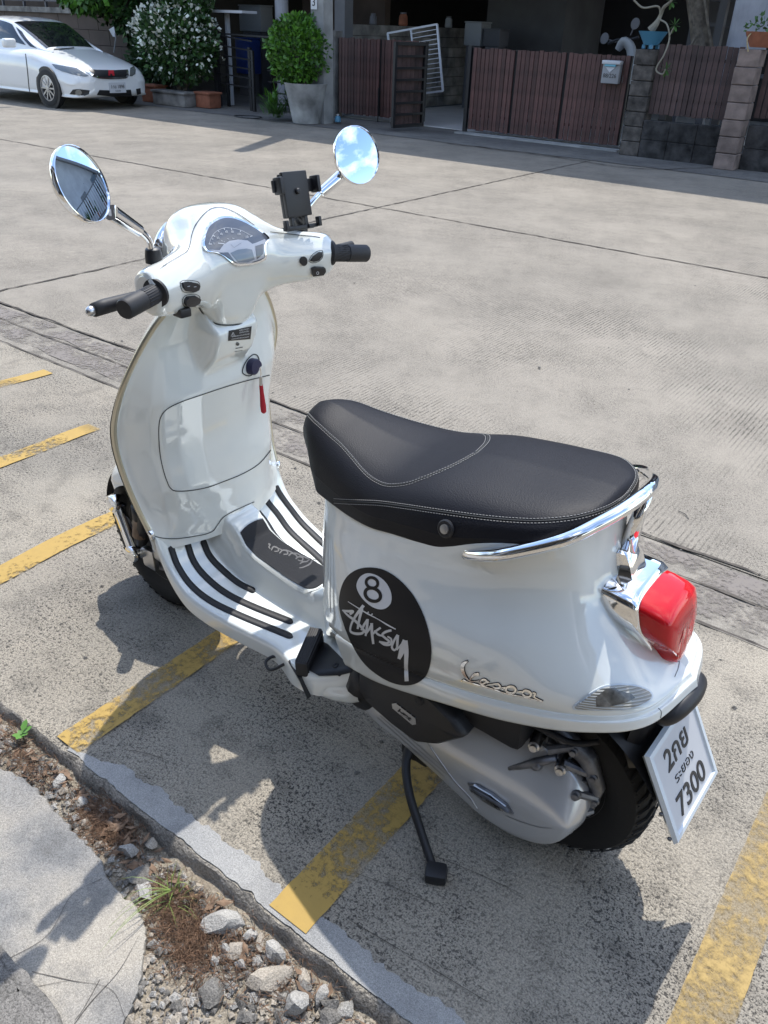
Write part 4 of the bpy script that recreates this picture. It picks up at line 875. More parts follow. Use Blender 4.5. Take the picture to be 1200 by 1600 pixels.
cardecal('headlight', [(203, 107), (209, 104), (212, 109), (211, 116), (206, 119), (202, 119)], 'lamp', .01)
cardecal('grille', [(133, 108), (150, 109.5), (180, 110), (200, 109), (201, 118), (196, 121), (170, 123), (152, 121), (143, 116)], 'steel', .008)
for pts in ([(133, 108.5), (142, 116), (152, 120.5), (170, 122), (190, 121.5), (198, 119.5), (199, 111)],):
    cbs.stroke(pts, 3.0, .014, 50).obj('grille_trim', 'chrome', car, smooth=True, base=CB)
cardecal('badge', [(169, 111), (177, 111), (178, 118), (175, 118), (174, 115.5), (172, 115.5), (171, 118), (168.5, 118)], 'redstrap', .02)
cardecal('fog_lamp', [(109, 147), (114, 140), (122, 139), (140, 141), (139, 147), (132, 149.5)], 'steel', .008)
cardecal('fog_lamp', [(212, 139), (219, 137.5), (220, 146), (214, 148)], 'steel', .008)
cardecal('fog_lamp_lens', arc(123, 144.5, 5, 0, 360, 15)[:-1], 'lamp', .014)
cardecal('intake', [(151, 148), (155, 140.5), (180, 141.5), (204, 140), (206, 149), (180, 150.5)], 'steel', .008)
cardecal('lower_lip', [(154, 155), (212, 153.5), (211, 158), (155, 160)], 'steel', .008)
pc = cbs.px((182.5, 137)); pn = Vector((-1, .12, .05)).normalized(); ux = Vector((pn.y, -pn.x, 0)).normalized()*-1; ux = Vector((-.12, -1, 0)).normalized(); uz = Vector((0, 0, 1)); c0 = pc[0]+pn*.02
mb = MB(); mb.prism([c0-ux*.17-uz*.085, c0+ux*.17-uz*.085, c0+ux*.17+uz*.085, c0-ux*.17+uz*.085], pn*.012); pl = mb.obj('licence_plate', 'plate', car, smooth=False, base=CB)
mb = MB(); text_on(mb, '1กข 1898', .085, c0+pn*.0135+uz*.015, ux, uz, .001, sx=.85); text_on(mb, 'ระยอง', .045, c0+pn*.0135-uz*.052, ux, uz, .001); o = mb.obj('plate_text', 'print', pl, smooth=False, base=CB, recalc=False)
# mirror, doors, wheels
mb = MB(); q = onp(14, 67, -8.36); mb.bbox(q, (.12, .24, .15), .045, seg=3); o = mb.obj('wing_mirror', 'carwhite', car, base=CB)
cbs.stroke([(40, 84), (43, 110), (46, 140), (50, 150)], 1.2, .004, 40).obj('door_gap', 'gap', car, base=CB)
cbs.stroke([(84, 77.5), (100, 77), (116, 75.5)], 1.6, .012, 20).obj('wiper', 'steel', car, base=CB)
for (x, y, sg) in ((.86, .80, 1), (.86, -.80, -1), (3.52, .80, 1), (3.52, -.80, -1)):
    wc = Vector((CB[0]+x, CB[1]+y, .315)); wh = None; mb = MB()
    mb.lathe(wc, (0, sg, 0), [(.0, .315+.035), (.078, .315+.04), (.082, .30), (.04, .29)], 36); mb.obj('wheel_arch', 'steel', car, base=CB)
    mb = MB(); mb.lathe(wc, (0, sg, 0), [(-.1, .22), (-.1, .29), (-.07, .315), (.05, .315), (.085, .30), (.096, .27), (.096, .215), (.06, .21)], 40); wh = mb.obj('wheel', 'tyre2', car, base=CB)
    mb = MB(); mb.lathe(wc, (0, sg, 0), [(.05, .215), (.09, .215), (.092, .195), (.05, .19)], 36)
    for k in range(10):
        a = 2*math.pi*k/10; d = Vector((math.cos(a), 0, math.sin(a))); mb.box(wc+d*.11+Vector((0, sg*.075, 0)), (.19, .02, .026), Matrix.Rotation(-a, 3, 'Y'))
    mb.lathe(wc, (0, sg, 0), [(.06, .05), (.094, .045), (.096, .0)], 16); mb.obj('rim', 'carrim', wh, base=CB)

# ------------------------------------------------------------------ the house behind the camera (seen only in mirrors and gloss)
MT['facade'] = mat('pale_facade', (.45, .45, .46), .85, var=(1.5, .15)); MT['fascia'] = mat('grey_fascia', (.20, .20, .21), .8)
t = thing('near_house', 'pale grey house with a flat canopy on the near side, out of the photo', 'house', (0, 6.5, 0)); bs = BASE(t)
part('wall', 'facade', t, lambda m: (m.box((-1, 7.0, 3.2), (30, .3, 6.6)), m.box((-3.4, 5.0, 1.5), (.25, 4.0, 3.2)), m.box((3.1, 5.0, 1.5), (.25, 4.0, 3.2))), bs)
part('roof', 'fascia', t, lambda m: (m.box((-1, 6.6, 6.6), (31, 2.4, .25)), m.box((-1, 5.0, 3.15), (30, 4.2, .22))), bs)
for x in (-9, -5.5, -1.5, 2, 6, 9.5): part('window', 'carglass', t, lambda m: m.box((x, 6.83, 4.8), (1.5, .05, 1.3)), bs)
part('door', 'grey', t, lambda m: m.box((0, 6.82, 1.2), (2.6, .06, 2.4)), bs)
t = thing('pale_house', 'pale grey gabled house seen only reflected in the left mirror', 'house', (-6, -13, 0)); bs = BASE(t)
part('wall', 'facade', t, lambda m: m.prism([(1.2, -13.6, -.1), (1.2, -13.6, 3.3), (-4.6, -13.6, 8.2), (-10.4, -13.6, 3.3), (-10.4, -13.6, -.1)], (0, .25, 0)), bs)
for a_, b_ in (((1.5, 3.05), (-4.6, 8.25)), ((-10.7, 3.05), (-4.6, 8.25))): part('roof', 'fascia', t, lambda m: m.prism([(a_[0], -14.2, a_[1]), (b_[0], -14.2, b_[1]), (b_[0], -14.2, b_[1]+.22), (a_[0], -14.2, a_[1]+.22)], (0, 1.5, 0)), bs)
part('balcony', 'fascia', t, lambda m: m.box((-3.6, -12.9, 2.85), (8.4, .95, .16)), bs)
for x in (-5.5, -3.2, -.9): part('window', 'carglass', t, lambda m: m.box((x, -13.33, 4.1), (.9, .06, 1.3)), bs)
for x in (-6.2, -4.1, -2.0, -.1): part('pillar', 'column', t, lambda m: m.box((x, -12.6, 1.35), (.2, .2, 2.75)), bs)
tg = thing('bar_screen', 'balcony screen of white upright bars seen only reflected in the left mirror', 'screen', (0, -12.5, 0)); bs = BASE(tg)
for z in (2.98, 4.3): part('rail', 'grey', tg, lambda m: m.box((-3.4, -12.5, z), (7.4, .05, .06)), bs)
mb = MB(); mb.box((0, 0, 0), (.10, .03, 1.28)); pr = mb.obj('bar', 'whitemetal', tg, smooth=False)
for k in range(24):
    o = pr if k == 0 else pr.copy()
    if k: COL.objects.link(o); o.parent = tg
    o.location = (-7.0+.3*k, 0, 3.64)
for k, (x, y, s) in enumerate([(-2.3, -12.75, .5), (-3.6, -12.75, .55), (-1.0, -12.75, .4)]):
    t = thing('agave', ['middle potted plant on the balcony behind the white bars, seen in the left mirror', 'tallest potted plant on the balcony behind the white bars, seen in the left mirror', 'smallest potted plant on the balcony behind the white bars, seen in the left mirror'][k], 'plant', (x, y, 2.93)); bs = BASE(t); mb = MB(); r = np.random.default_rng(k)
    for q_ in range(22):
        a = r.uniform(0, 6.28); e = r.uniform(.5, 1.4); leaf(mb, (x, y, 3.2), (math.cos(a)*math.cos(e), math.sin(a)*math.cos(e), math.sin(e)), s*r.uniform(.9, 1.6), .05)
    mb.obj('leaves', 'leafm', t, base=bs); mb = MB(); mb.lathe((x, y, 2.93), (0, 0, 1), [(0, .13), (.3, .2), (.32, .2), (.32, .17)], 16); mb.obj('pot', 'terra', t, base=bs)
# ------------------------------------------------------------------ the white scooter (local frame: x forward, y left, z up)
_h, _l = -0.03009784, .05235988
SCM = (Matrix.Rotation(_h, 4, 'Z') @ Matrix.Rotation(-_l, 4, 'X'))
sc = thing('scooter', 'white retro scooter with a black eight ball sticker, parked on its side stand', 'scooter', (0, 0, 0), SCM.to_3x3())
def mir(P): return np.asarray(P)*np.array([1, -1, 1])
def sub(name, mt, mb, parent=None, smooth=True, **k): return mb.obj(name, mt, parent or sc, smooth=smooth, **k)
body_s = Surf(SCM); floor_s = Surf(SCM); shield_s = Surf(SCM); head_s = Surf(SCM)

# ---- rear body
LV = [
 [(.50, 0, .690), (.49, .05, .690), (.46, .085, .695), (.39, .115, .705), (.25, .135, .745), (.10, .130, .795), (.01, .105, .825), (-.012, .055, .836), (-.03, 0, .838)],
 [(.588, 0, .700), (.568, .062, .700), (.510, .108, .704), (.40, .147, .715), (.25, .167, .755), (.11, .167, .802), (.014, .134, .834), (-.022, .064, .848), (-.043, 0, .850)],
 [(.598, 0, .640), (.575, .070, .640), (.508, .125, .650), (.39, .162, .672), (.235, .178, .705), (.095, .164, .745), (-.000, .118, .775), (-.034, .068, .780), (-.053, 0, .780)],
 [(.602, 0, .57), (.578, .076, .57), (.500, .142, .585), (.375, .184, .612), (.21, .196, .652), (.072, .174, .692), (-.020, .122, .712), (-.058, .070, .710), (-.082, 0, .708)],
 [(.606, 0, .48), (.580, .080, .48), (.490, .157, .50), (.355, .204, .545), (.19, .217, .592), (.05, .203, .628), (-.052, .152, .642), (-.112, .085, .642), (-.130, 0, .645)],
 [(.606, 0, .40), (.580, .084, .41), (.478, .162, .44), (.345, .205, .480), (.175, .220, .525), (.030, .213, .566), (-.083, .175, .586), (-.152, .106, .594), (-.176, 0, .600)],
 [(.606, 0, .35), (.578, .090, .365), (.468, .164, .405), (.338, .198, .444), (.17, .213, .487), (.02, .208, .526), (-.10, .175, .550), (-.178, .112, .564), (-.208, 0, .580)],
 [(.606, 0, .27), (.570, .092, .30), (.450, .150, .385), (.33, .183, .437), (.165, .200, .481), (.018, .196, .521), (-.098, .164, .545), (-.170, .104, .560), (-.198, 0, .576)]]
half = cr2(np.array(LV), 90, 150); mb = MB(); mb.grid(half); mb.grid(mir(half)); body = sub('body', 'white', mb); body_s.add(mb)
# lower band below the crease
cre = np.array(LV[6][2:]); BL = np.array([(.440, .170, .338), (.33, .193, .372), (.165, .214, .4405), (.018, .209, .484), (-.104, .178, .516), (-.188, .118, .538), (-.222, 0, .556)])
T0 = cre.copy(); ou = np.array([(.2, .97), (.15, .99), (.0, 1), (-.15, .98), (-.5, .85), (-.8, .55), (-1, 0)])
def off(P, d, dz): Q = P.copy(); Q[:, 0] += ou[:, 0]*d; Q[:, 1] += ou[:, 1]*d; Q[:, 2] += dz; return Q
rows = [off(T0, -.005, -.0015), off(T0, .0005, -.002), off(T0, .0045, -.009), off(BL*.35+T0*.65, .0055, 0), off(BL*.75+T0*.25, .004, 0), off(BL, .002, 0), off(BL, -.004, -.0045), off(BL, -.03, -.002), off(BL, -.035, .03)]
bh = cr2(np.array(rows), 50, 140); mb = MB(); mb.grid(bh); mb.grid(mir(bh)); sub('lower_band', 'white', mb, body); body_s.add(mb)
body_s.build()
# ---- footboard
FB = np.array([(1.016, .445, .213), (.988, .380, .214), (.950, .338, .217), (.911, .313, .217), (.86, .298, .212), (.80, .290, .205), (.73, .284, .195), (.66, .281, .187), (.615, .282, .194), (.565, .286, .210), (.51, .292, .209), (.46, .300, .188), (.40, .312, .160)])
fb = cr(FB, 110); us = np.concatenate([-np.array([1.0, 1.004, .99, .965]), np.linspace(-.93, .93, 90), np.array([.965, .99, 1.004, 1.0])])
dz = {0: -.05, 1: -.018, 2: -.005, 3: -.0012}
H_x = [.40, .50, .58, .64, .70, .78, .85, .90, .93, .97, 1.02]; H_h = [.13, .11, .088, .074, .070, .071, .073, .082, .102, .112, .10]
def fbpt(i, u):
    x, z, w = fb[i]; t = fb[min(i+1, len(fb)-1)]-fb[max(i-1, 0)]; t = t[:2]/np.linalg.norm(t[:2]); n_ = np.array([t[1], -t[0]]); n_ = n_ if n_[1] > 0 else -n_
    y = u*w; a = abs(y); hh = np.interp(x, H_x, H_h); q = np.clip((a-.043)/.040, 0, 1); b = hh*(1-q*q*(3-2*q)); b = b*(1-.05*(a/.05)**2 if a < .05 else .95)
    e = max(0, (a-.115)/.1); b += .004*e*e
    rear = np.clip((.56-x)/.12, 0, 1); b += rear*np.clip(1-(a-.08)/.12, 0, 1)*.06
    return np.array([x+n_[0]*b*.6, y, z+n_[1]*b])
G = []
for i in range(len(fb)):
    row = [fbpt(i, float(u)) for u in us]; n_ = len(row); wing = np.clip((.64-fb[i][0])/.06, 0, 1)
    for k, d in dz.items():
        for idx in (k, n_-1-k): row[idx] = row[idx]+np.array([0, 0, d*(1+.3*wing)])
    G.append(row)
mb = MB(); mb.grid(np.array(G)); footb = sub('footboard', 'white', mb); floor_s.add(mb).build()
# ---- leg shield: inner face, outer face
E_ = np.array([(1.004, .212, .40), (1.016, .213, .445), (1.037, .219, .506), (1.050, .227, .573), (1.056, .234, .644), (1.050, .239, .705), (1.031, .240, .765), (1.000, .228, .84), (.977, .200, .904), (.957, .165, .960), (.942, .130, .998), (.935, .085, 1.020)])
ed = cr(E_, 110)[::-1]
def shieldpt(i, u):
    x, w, z = ed[i]; a = abs(u); y = u*w
    boxa = np.interp(z, [.38, .44, .52, .60, .72, .80, .86, .92, 1.02], [.062, .075, .092, .098, .097, .088, .055, .022, .010])
    bp_ = np.interp(a, [0, .3, .55, .70, .80, .88, .94, .975, 1], [1, .975, .88, .74, .55, .30, .10, .02, 0])
    low = np.interp(z, [.42, .56], [1, 0]); bp_ = bp_*(1-low)+low*np.interp(a, [0, .2, .45, .65, .85, 1], [1, .93, .68, .42, .12, 0])
    d = boxa*bp_
    rid = np.interp(z, [.76, .82, .88, .925, .945, .965, .985, 1.03], [0, .055, .088, .093, .088, .060, .035, .02]); q = np.clip((abs(y)-.056)/.030, 0, 1); d2 = rid*(1-q*q*(3-2*q))
    return np.array([x-max(d, d2)-.0*min(d, d2), y, z])
uu = np.sin(np.linspace(-np.pi/2, np.pi/2, 121))
inner = np.array([[shieldpt(i, float(u)) for u in uu] for i in range(len(ed))]); 
k3 = np.array([.25, .5, .25])
for _ in range(2):       # soften the ridge foot
    inner[1:-1, 1:-1, 0] = .5*inner[1:-1, 1:-1, 0]+.125*(inner[:-2, 1:-1, 0]+inner[2:, 1:-1, 0]+inner[1:-1, :-2, 0]+inner[1:-1, 2:, 0])
mb = MB(); mb.grid(inner); shin = MB(); shin.V = list(mb.V); shin.F = list(mb.F)
def outpt(i, u):
    x, w, z = ed[i]; a = abs(u); k = np.interp(z, [.40, .55, .75, .95, 1.02], [.05, .085, .095, .085, .07]); keel = .05*np.exp(-(u*w/.05)**2)
    return np.array([x+.012+k*(1-a**2.4)+keel*.6+(0.012*np.exp(-((a-.9)/.12)**2)*np.interp(z, [.45, .56, .72, .85], [.3, 1, .6, 0])), u*(w+.006), z])
outer = np.array([[outpt(i, float(u)) for u in uu] for i in range(len(ed))]); mb.grid(outer)
shield = sub('leg_shield', 'white', mb); shield_s.add(shin).build()
# trim round the rim of the shield
rim = [tuple(ed[i][[0, 1, 2]]) for i in range(len(ed)-1, -1, -1)]; rimL = [(p[0]+.004, p[1]+.003, p[2]) for p in rim if p[2] > .455]
P = rimL+[(p[0], -p[1], p[2]) for p in rimL[::-1]]
mb = MB(); mb.tube(P, .0065, 8, flat=.8); sub('edge_trim', 'trim', mb, shield)
for s in (1, -1):
    mb = MB(); mb.tube([(1.016, s*.2145, .440), (1.022, s*.2165, .462)], .0075, 8); sub('trim_clip', 'chrome', mb, shield)
# ---- handlebar cover, turned slightly
HM = Matrix.Translation((.80, 0, 1.067)) @ Matrix.Rotation(-.06, 4, 'Z') @ Matrix.Rotation(.045, 4, 'X')
def hp(p): return tuple(HM @ Vector(p))
SEC = [(0, [(.048, -.02), (.033, .035), (.078, .113), (.15, .124), (.225, .098), (.262, .03), (.245, -.045), (.19, -.10), (.13, -.125), (.082, -.122)]),
 (.040, [(.048, -.02), (.034, .035), (.078, .110), (.15, .120), (.222, .093), (.256, .028), (.240, -.043), (.19, -.095), (.13, -.116), (.082, -.110)]),
 (.065, [(.046, -.018), (.035, .034), (.074, .099), (.145, .105), (.21, .078), (.236, .022), (.222, -.035), (.18, -.076), (.13, -.085), (.08, -.072)]),
 (.088, [(.038, -.010), (.034, .030), (.064, .084), (.122, .084), (.172, .055), (.19, .018), (.18, -.02), (.152, -.048), (.112, -.060), (.066, -.054)]),
 (.118, [(.026, .000), (.027, .030), (.052, .069), (.094, .066), (.126, .044), (.134, .017), (.126, -.01), (.106, -.034), (.080, -.049), (.048, -.042)]),
 (.170, [(.012, .003), (.015, .029), (.038, .058), (.07, .056), (.098, .037), (.104, .012), (.097, -.012), (.08, -.035), (.056, -.047), (.028, -.038)]),
 (.213, [(.004, .005), (.009, .027), (.031, .051), (.061, .049), (.086, .032), (.092, .010), (.085, -.012), (.069, -.033), (.048, -.043), (.020, -.034)]),
 (.232, [(.005, .006), (.011, .024), (.031, .045), (.058, .043), (.080, .028), (.085, .009), (.079, -.010), (.065, -.028), (.046, -.036), (.021, -.028)]),
 (.237, [(.014, .007), (.018, .020), (.034, .035), (.054, .034), (.070, .022), (.074, .008), (.069, -.005), (.058, -.019), (.045, -.025), (.027, -.020)])]
ys = np.array([s_[0] for s_ in SEC]); SP = np.array([cr(np.array(s_[1]), 72, True) for s_ in SEC]); fy = np.concatenate([np.linspace(0, 1, 90)])
def secat(y): return np.array([np.interp(y, ys, SP[:, k, c]) for k in range(72) for c in (0, 1)]).reshape(72, 2)
# smooth interpolation across the sections
S3 = np.concatenate([SP[::-1][:-1], SP]); Y3 = np.concatenate([-ys[::-1][:-1], ys]); par = cr(np.hstack([Y3[:, None], S3.reshape(len(S3), -1)]), 170)
Gh = np.array([[hp((row[1+2*k], row[0], row[2+2*k])) for k in range(72)] for row in par]); mb = MB(); mb.grid(Gh, cv=True)
for e in (0, -1): c_ = Gh[e].mean(0); b_ = len(mb.V); mb.V += [tuple(c_)]+[tuple(v) for v in Gh[e]]; mb.F += [(b_, b_+1+k, b_+1+(k+1) % 72) for k in range(72)]; mb.mi += [0]*72
hset = sub('handlebar_cover', 'white', mb); head_s.add(mb).build()
# headlamp
mb = MB(); c_ = hp((.225, 0, .0)); ax = HM.to_3x3() @ Vector((1, 0, -.12)); mb.lathe(c_, ax, [(0, .083), (.012, .087), (.024, .083), (.028, .076), (.02, .074)], 40); hl = sub('headlamp_ring', 'chrome', mb)
mb = MB(); mb.lathe(c_, ax, [(.0, .076), (.024, .074), (.040, .05), (.046, 0)], 36); sub('headlamp_glass', 'clear', mb, hl)
# ---- front fork, wheel and mudguard
STM = Matrix.Translation((1.283, 0, .2167)) @ Matrix.Rotation(-.05, 4, Vector((-.454, 0, .891)))
def wheel(M, Rr, w, hub, parent_name):
    mb = MB(); prof = [(-w*.36, Rr*.60), (-w*.47, Rr*.68), (-w*.5, Rr*.80), (-w*.44, Rr*.92), (-w*.28, Rr*.985), (0, Rr), (w*.28, Rr*.985), (w*.44, Rr*.92), (w*.5, Rr*.80), (w*.47, Rr*.68), (w*.36, Rr*.60)]
    mb.lathe((0, 0, 0), (0, 1, 0), prof, 64); n_ = 44
    for k in range(n_):
        for s in (-1, 1):
            a = 2*math.pi*(k+(.5 if s > 0 else 0))/n_; L = []
            for (yy, r_, da) in ((.06*w, Rr*.999, 0), (.30*w, Rr*.985, .05), (.44*w, Rr*.93, .10)):
                L.append((yy*s, r_, a+da))
            V = []
            for (yy, r_, aa) in L:
                for d_ in (-.022, .022): V += [(r_*1.004*math.cos(aa+d_), yy, r_*1.004*math.sin(aa+d_)), ((r_*1.004+.004)*math.cos(aa+d_*.8), yy, (r_*1.004+.004)*math.sin(aa+d_*.8))]
            F = []
            for q in range(2): b = q*4; F += [(b+1, b+3, b+7, b+5), (b, b+1, b+5, b+4), (b+2, b+6, b+7, b+3)]
            mb.add(V, F)
    mb.V = [tuple(M @ Vector(v)) for v in mb.V]; wo = sub('wheel', 'tyre', mb, smooth='angle')
    mb = MB(); mb.lathe((0, 0, 0), (0, 1, 0), [(-w*.34, Rr*.56), (-w*.38, Rr*.635), (-w*.33, Rr*.64), (-w*.25, Rr*.57), (w*.25, Rr*.57), (w*.33, Rr*.64), (w*.38, Rr*.635), (w*.34, Rr*.56), (w*.1, Rr*.53), (-w*.1, Rr*.53)], 48)
    for k in range(5):
        a = 2*math.pi*k/5+.3; mb.bbox((Rr*.33*math.cos(a), 0, Rr*.33*math.sin(a)), (Rr*.44, .022, .040), .006, Matrix.Rotation(-a, 3, 'Y'))
    mb.lathe((0, 0, 0), (0, 1, 0), [(-hub, .0), (-hub, .045), (-.02, .06), (.02, .06), (hub, .045), (hub, 0)], 24)
    mb.V = [tuple(M @ Vector(v)) for v in mb.V]; sub('rim', 'rim', mb, wo, smooth='angle'); return wo
wheel(STM, .2167, .108, .05, 'front'); wheel(Matrix.Translation((0, 0, .211)), .211, .118, .05, 'rear')
# front mudguard
G = []
for a in np.linspace(R(42), R(200), 60):
    row = []; e = min(1, (a-R(42))/.35+.35, (R(200)-a)/.5); wdt = .046+.030*math.sin(min(e, 1)*1.57)
    for b in np.linspace(-1, 1, 25):
        dr = .238+.022*math.sin(a)-.052*abs(b)**2.6-.02*(abs(b) > .97); row.append(tuple(STM @ Vector((math.cos(a)*dr, b*wdt, math.sin(a)*dr))))
    G.append(row)
mb = MB(); mb.grid(np.array(G)); mg = sub('front_mudguard', 'white', mb)
mb = MB(); G2 = np.array([[tuple(STM @ Vector((math.cos(a)*r_, b*.045, math.sin(a)*r_))) for b in np.linspace(-1, 1, 9)] for a in np.linspace(R(15), R(110), 30) for r_ in (.234,)]); mb.grid(G2); sub('mudguard_liner', 'black', mb, mg)
q = lambda *p: STM @ Vector(p)
mb = MB(); mb.tube([q(.095, .083, .095), q(.045, .088, -.018)], .0185, 14, flat=1.0); lk = sub('fork_cover', 'chrome', mb, smooth='angle')
for p_ in ((.103, .083, .106), (.037, .090, -.032)):
    mb = MB(); mb.lathe(q(*p_), (.05, 1, .1), [(-.022, .022), (.012, .0265), (.018, .024), (.021, .015), (.0215, 0)], 24); sub('round_cap', 'chrome', mb, lk, smooth='angle')
mb = MB(); mb.tube([q(.018, .075, .03), q(.0, .07, .10), q(-.01, .068, .20)], [.023, .023, .02], 14); dmp = sub('damper', 'beige', mb)
mb = MB(); mb.tube([q(-.0, .07, .095), q(-.004, .07, .135)], .027, 14); mb.tube([q(-.05, .06, .33), q(-.02, .075, .10), q(.03, .07, .0)], .02, 10); sub('fork_arm', 'darkmetal', mb, dmp)
mb = MB(); mb.bbox(q(.0, .066, -.045), (.055, .02, .07), .008); mb.bbox(q(-.05, .06, -.01), (.05, .022, .05), .008); sub('brake_caliper', 'alloy', mb, smooth='angle')
mb = MB(); mb.lathe(q(0, .052, 0), (0, 1, 0), [(-.003, .09), (.003, .09)], 40); sub('brake_disc', 'cast', mb, smooth='angle')

# ---- seat
SX = np.array([(.677, .742, .005, .700), (.6665, .797, .034, .680), (.6455, .835, .058, .684), (.606, .8459, .090, .69), (.539, .8336, .118, .697), (.444, .8209, .149, .706), (.377, .8202, .164, .715), (.320, .8324, .170, .728), (.253, .8509, .176, .741), (.186, .8628, .176, .753), (.110, .8712, .167, .786), (.034, .8799, .150, .812), (-.0046, .8822, .118, .828), (-.0265, .880, .083, .838), (-.040, .864, .038, .846)])
sx = cr(SX, 140)
def seatsec(r_):
    x, zt, w, zb = r_; h = zt-zb
    hp_ = [(0, zt), (.35*w, zt-.004*h/.1), (.62*w, zt-.010*h/.1), (.82*w, zt-.022*h/.1), (.945*w, zt-.042*h/.1), (1.0*w, zt-.064*h/.1-.002), (1.0*w, zb+.30*h), (.985*w, zb+.12*h), (.955*w, zb), (.80*w, zb-.004)]
    return np.array(hp_)
NS = 64
seat_half = np.array([[(r_[0], y, z) for y, z in cr(seatsec(r_), NS)] for r_ in sx])
und = np.clip((seat_half[:, :, 0]-.56)/.10, 0, 1)*np.clip(seat_half[:, :1, 2]-.035-seat_half[:, :, 2], 0, .2)
seat_half[:, :, 0] -= und*.42
full = np.concatenate([mir(seat_half)[:, ::-1][:, :-1], seat_half], 1)
mb = MB(); mb.grid(full); mb.fan(full[0]); mb.fan(full[-1]); seat = sub('seat', 'seat', mb); seat_s = Surf(SCM); seat_s.add(mb); seat_s.build()
def seatpt(x, t, o=.0009):
    i = np.interp(x, sx[::-1, 0], np.arange(len(sx))[::-1]); a = int(min(i, len(sx)-2)); f = i-a; s = 1 if t >= 0 else -1; j = abs(t)*(NS-1); b = int(min(j, NS-2)); g_ = j-b
    P = (seat_half[a, b]*(1-f)+seat_half[a+1, b]*f)*(1-g_)+(seat_half[a, b+1]*(1-f)+seat_half[a+1, b+1]*f)*g_
    d1 = seat_half[a+1, b]-seat_half[a, b]; d2 = seat_half[a, b+1]-seat_half[a, b]; n_ = np.cross(d1, d2); n_ = n_/(np.linalg.norm(n_)+1e-9); c_ = np.array([.3, 0, .74])
    if np.dot(n_, P-c_) < 0: n_ = -n_
    P = P+n_*o; return P*np.array([1, s, 1])
def seat_hit(p): return seat_s.px(p)
SM1 = [(481, 644), (490, 654), (502, 665), (516, 678), (533, 693), (549, 711), (564, 729), (577, 742), (592, 751.5), (606, 756), (622, 756), (640, 753), (657, 747), (682, 737), (709, 725), (735, 711), (760, 696), (780, 685), (795, 678)]
def dashes(pts, mb, o=.001, step=.0058, duty=.66, r_=.0007):
    P = np.array(pts); seg = np.concatenate([[0], np.cumsum(np.linalg.norm(np.diff(P, axis=0), axis=1))]); s = 0
    while s < seg[-1]-step*duty:
        a = np.array([np.interp(s, seg, P[:, c]) for c in range(3)]); b = np.array([np.interp(s+step*duty, seg, P[:, c]) for c in range(3)]); mb.tube([a, b], r_, 4); s += step
mb = MB(); mg_ = MB()
def onseat(pts, o): return [h[0]+h[1]*o for h in (seat_s.px(p) for p in cr(np.array(pts, float), 240)) if h is not None]
def sides(pl): return (pl, [Vector((v[0], -v[1], v[2])) for v in pl])
for d_ in (0, 4.2):
    for pl in sides([v for v in onseat([(x-d_*.35, y+d_) for x, y in SM1], .0006) if v.y > -.001]): dashes(pl, mb)
for pl in sides([v for v in onseat([(x-.7, y+2.1) for x, y in SM1], .0) if v.y > -.001]): mg_.tube(pl, .0016, 5)
SM2 = [(522, 779), (545, 780.5), (570, 781.5), (595, 783), (633, 788), (673, 794), (712, 799.5), (750, 804.5), (790, 808.5), (828, 810.5), (855, 810), (879, 808), (905, 804), (931, 797), (953, 788), (972, 776), (985, 765)]
for d_ in (0, 7):
    for pl in sides(onseat([(x, y+d_) for x, y in SM2], .0006)): dashes(pl, mb)
for pl in sides(onseat([(x, y+3.5) for x, y in SM2], .0)): mg_.tube(pl, .0016, 5)
tag(sub('stitching', 'thread', mb, seat), kind='stuff'); sub('seat_seam', 'gap', mg_, seat)
# seat lock
h_ = seat_s.px((697, 826)); mb = MB(); mb.lathe(h_[0], h_[1], [(-.004, .016), (.002, .0165), (.004, .014)], 24); lk = sub('seat_lock', 'black', mb, smooth='angle')
mb = MB(); mb.lathe(h_[0], h_[1], [(.003, .0085), (.0065, .0085), (.007, .0)], 20); lb = sub('lock_barrel', 'alloy', mb, lk, smooth='angle')
mb = MB(); mb.bbox(h_[0]+h_[1]*.0072, (.0016, .0016, .009), .0003, Matrix.Rotation(.3, 3, 'Y')); 
# grab rail
RL = [(.158, .146, .752), (.155, .160, .760), (.147, .169, .765), (.105, .176, .786), (.066, .174, .808), (-.003, .146, .847), (-.035, .104, .867), (-.058, .060, .883), (-.068, .024, .891), (-.0695, .008, .892), (-.0697, 0, .892)]
P = [tuple(p) for p in cr(np.array(RL+[(p[0], -p[1], p[2]) for p in RL[::-1][1:]]), 220)]
P = [(p[0], p[1], p[2]-.007*min(1, max(0, -p[1]/.12))) for p in P]; mb = MB(); mb.tube(P, .0112, 16); gr = sub('grab_rail', 'chrome', mb)
for s in (1, -1):
    mb = MB(); mb.tube([(.176, s*.138, .756), (.160, s*.150, .756), (.152, s*.168, .762)], [.014, .015, .012], 12); sub('rail_mount', 'black', mb, gr)
mb = MB(); mb.tube([(-.056, 0, .77), (-.062, 0, .83), (-.071, 0, .888)], [.016, .012, .009], 12); sub('rail_strut', 'chrome', mb, gr)
mb = MB(); G = []
for (x, w_, z) in [(-.030, .026, .722), (-.034, .030, .729), (-.044, .030, .764), (-.050, .025, .776), (-.064, .023, .776), (-.074, .026, .764), (-.088, .029, .729), (-.087, .026, .722)]: G.append([(x, -w_, z), (x, -w_*.8, z+.004), (x, w_*.8, z+.004), (x, w_, z)])
mb.grid(np.array(G)); mb.fan([g[0] for g in G]); mb.fan([g[-1] for g in G]); eb = sub('rail_bracket', 'chrome', mb, gr, smooth='angle')

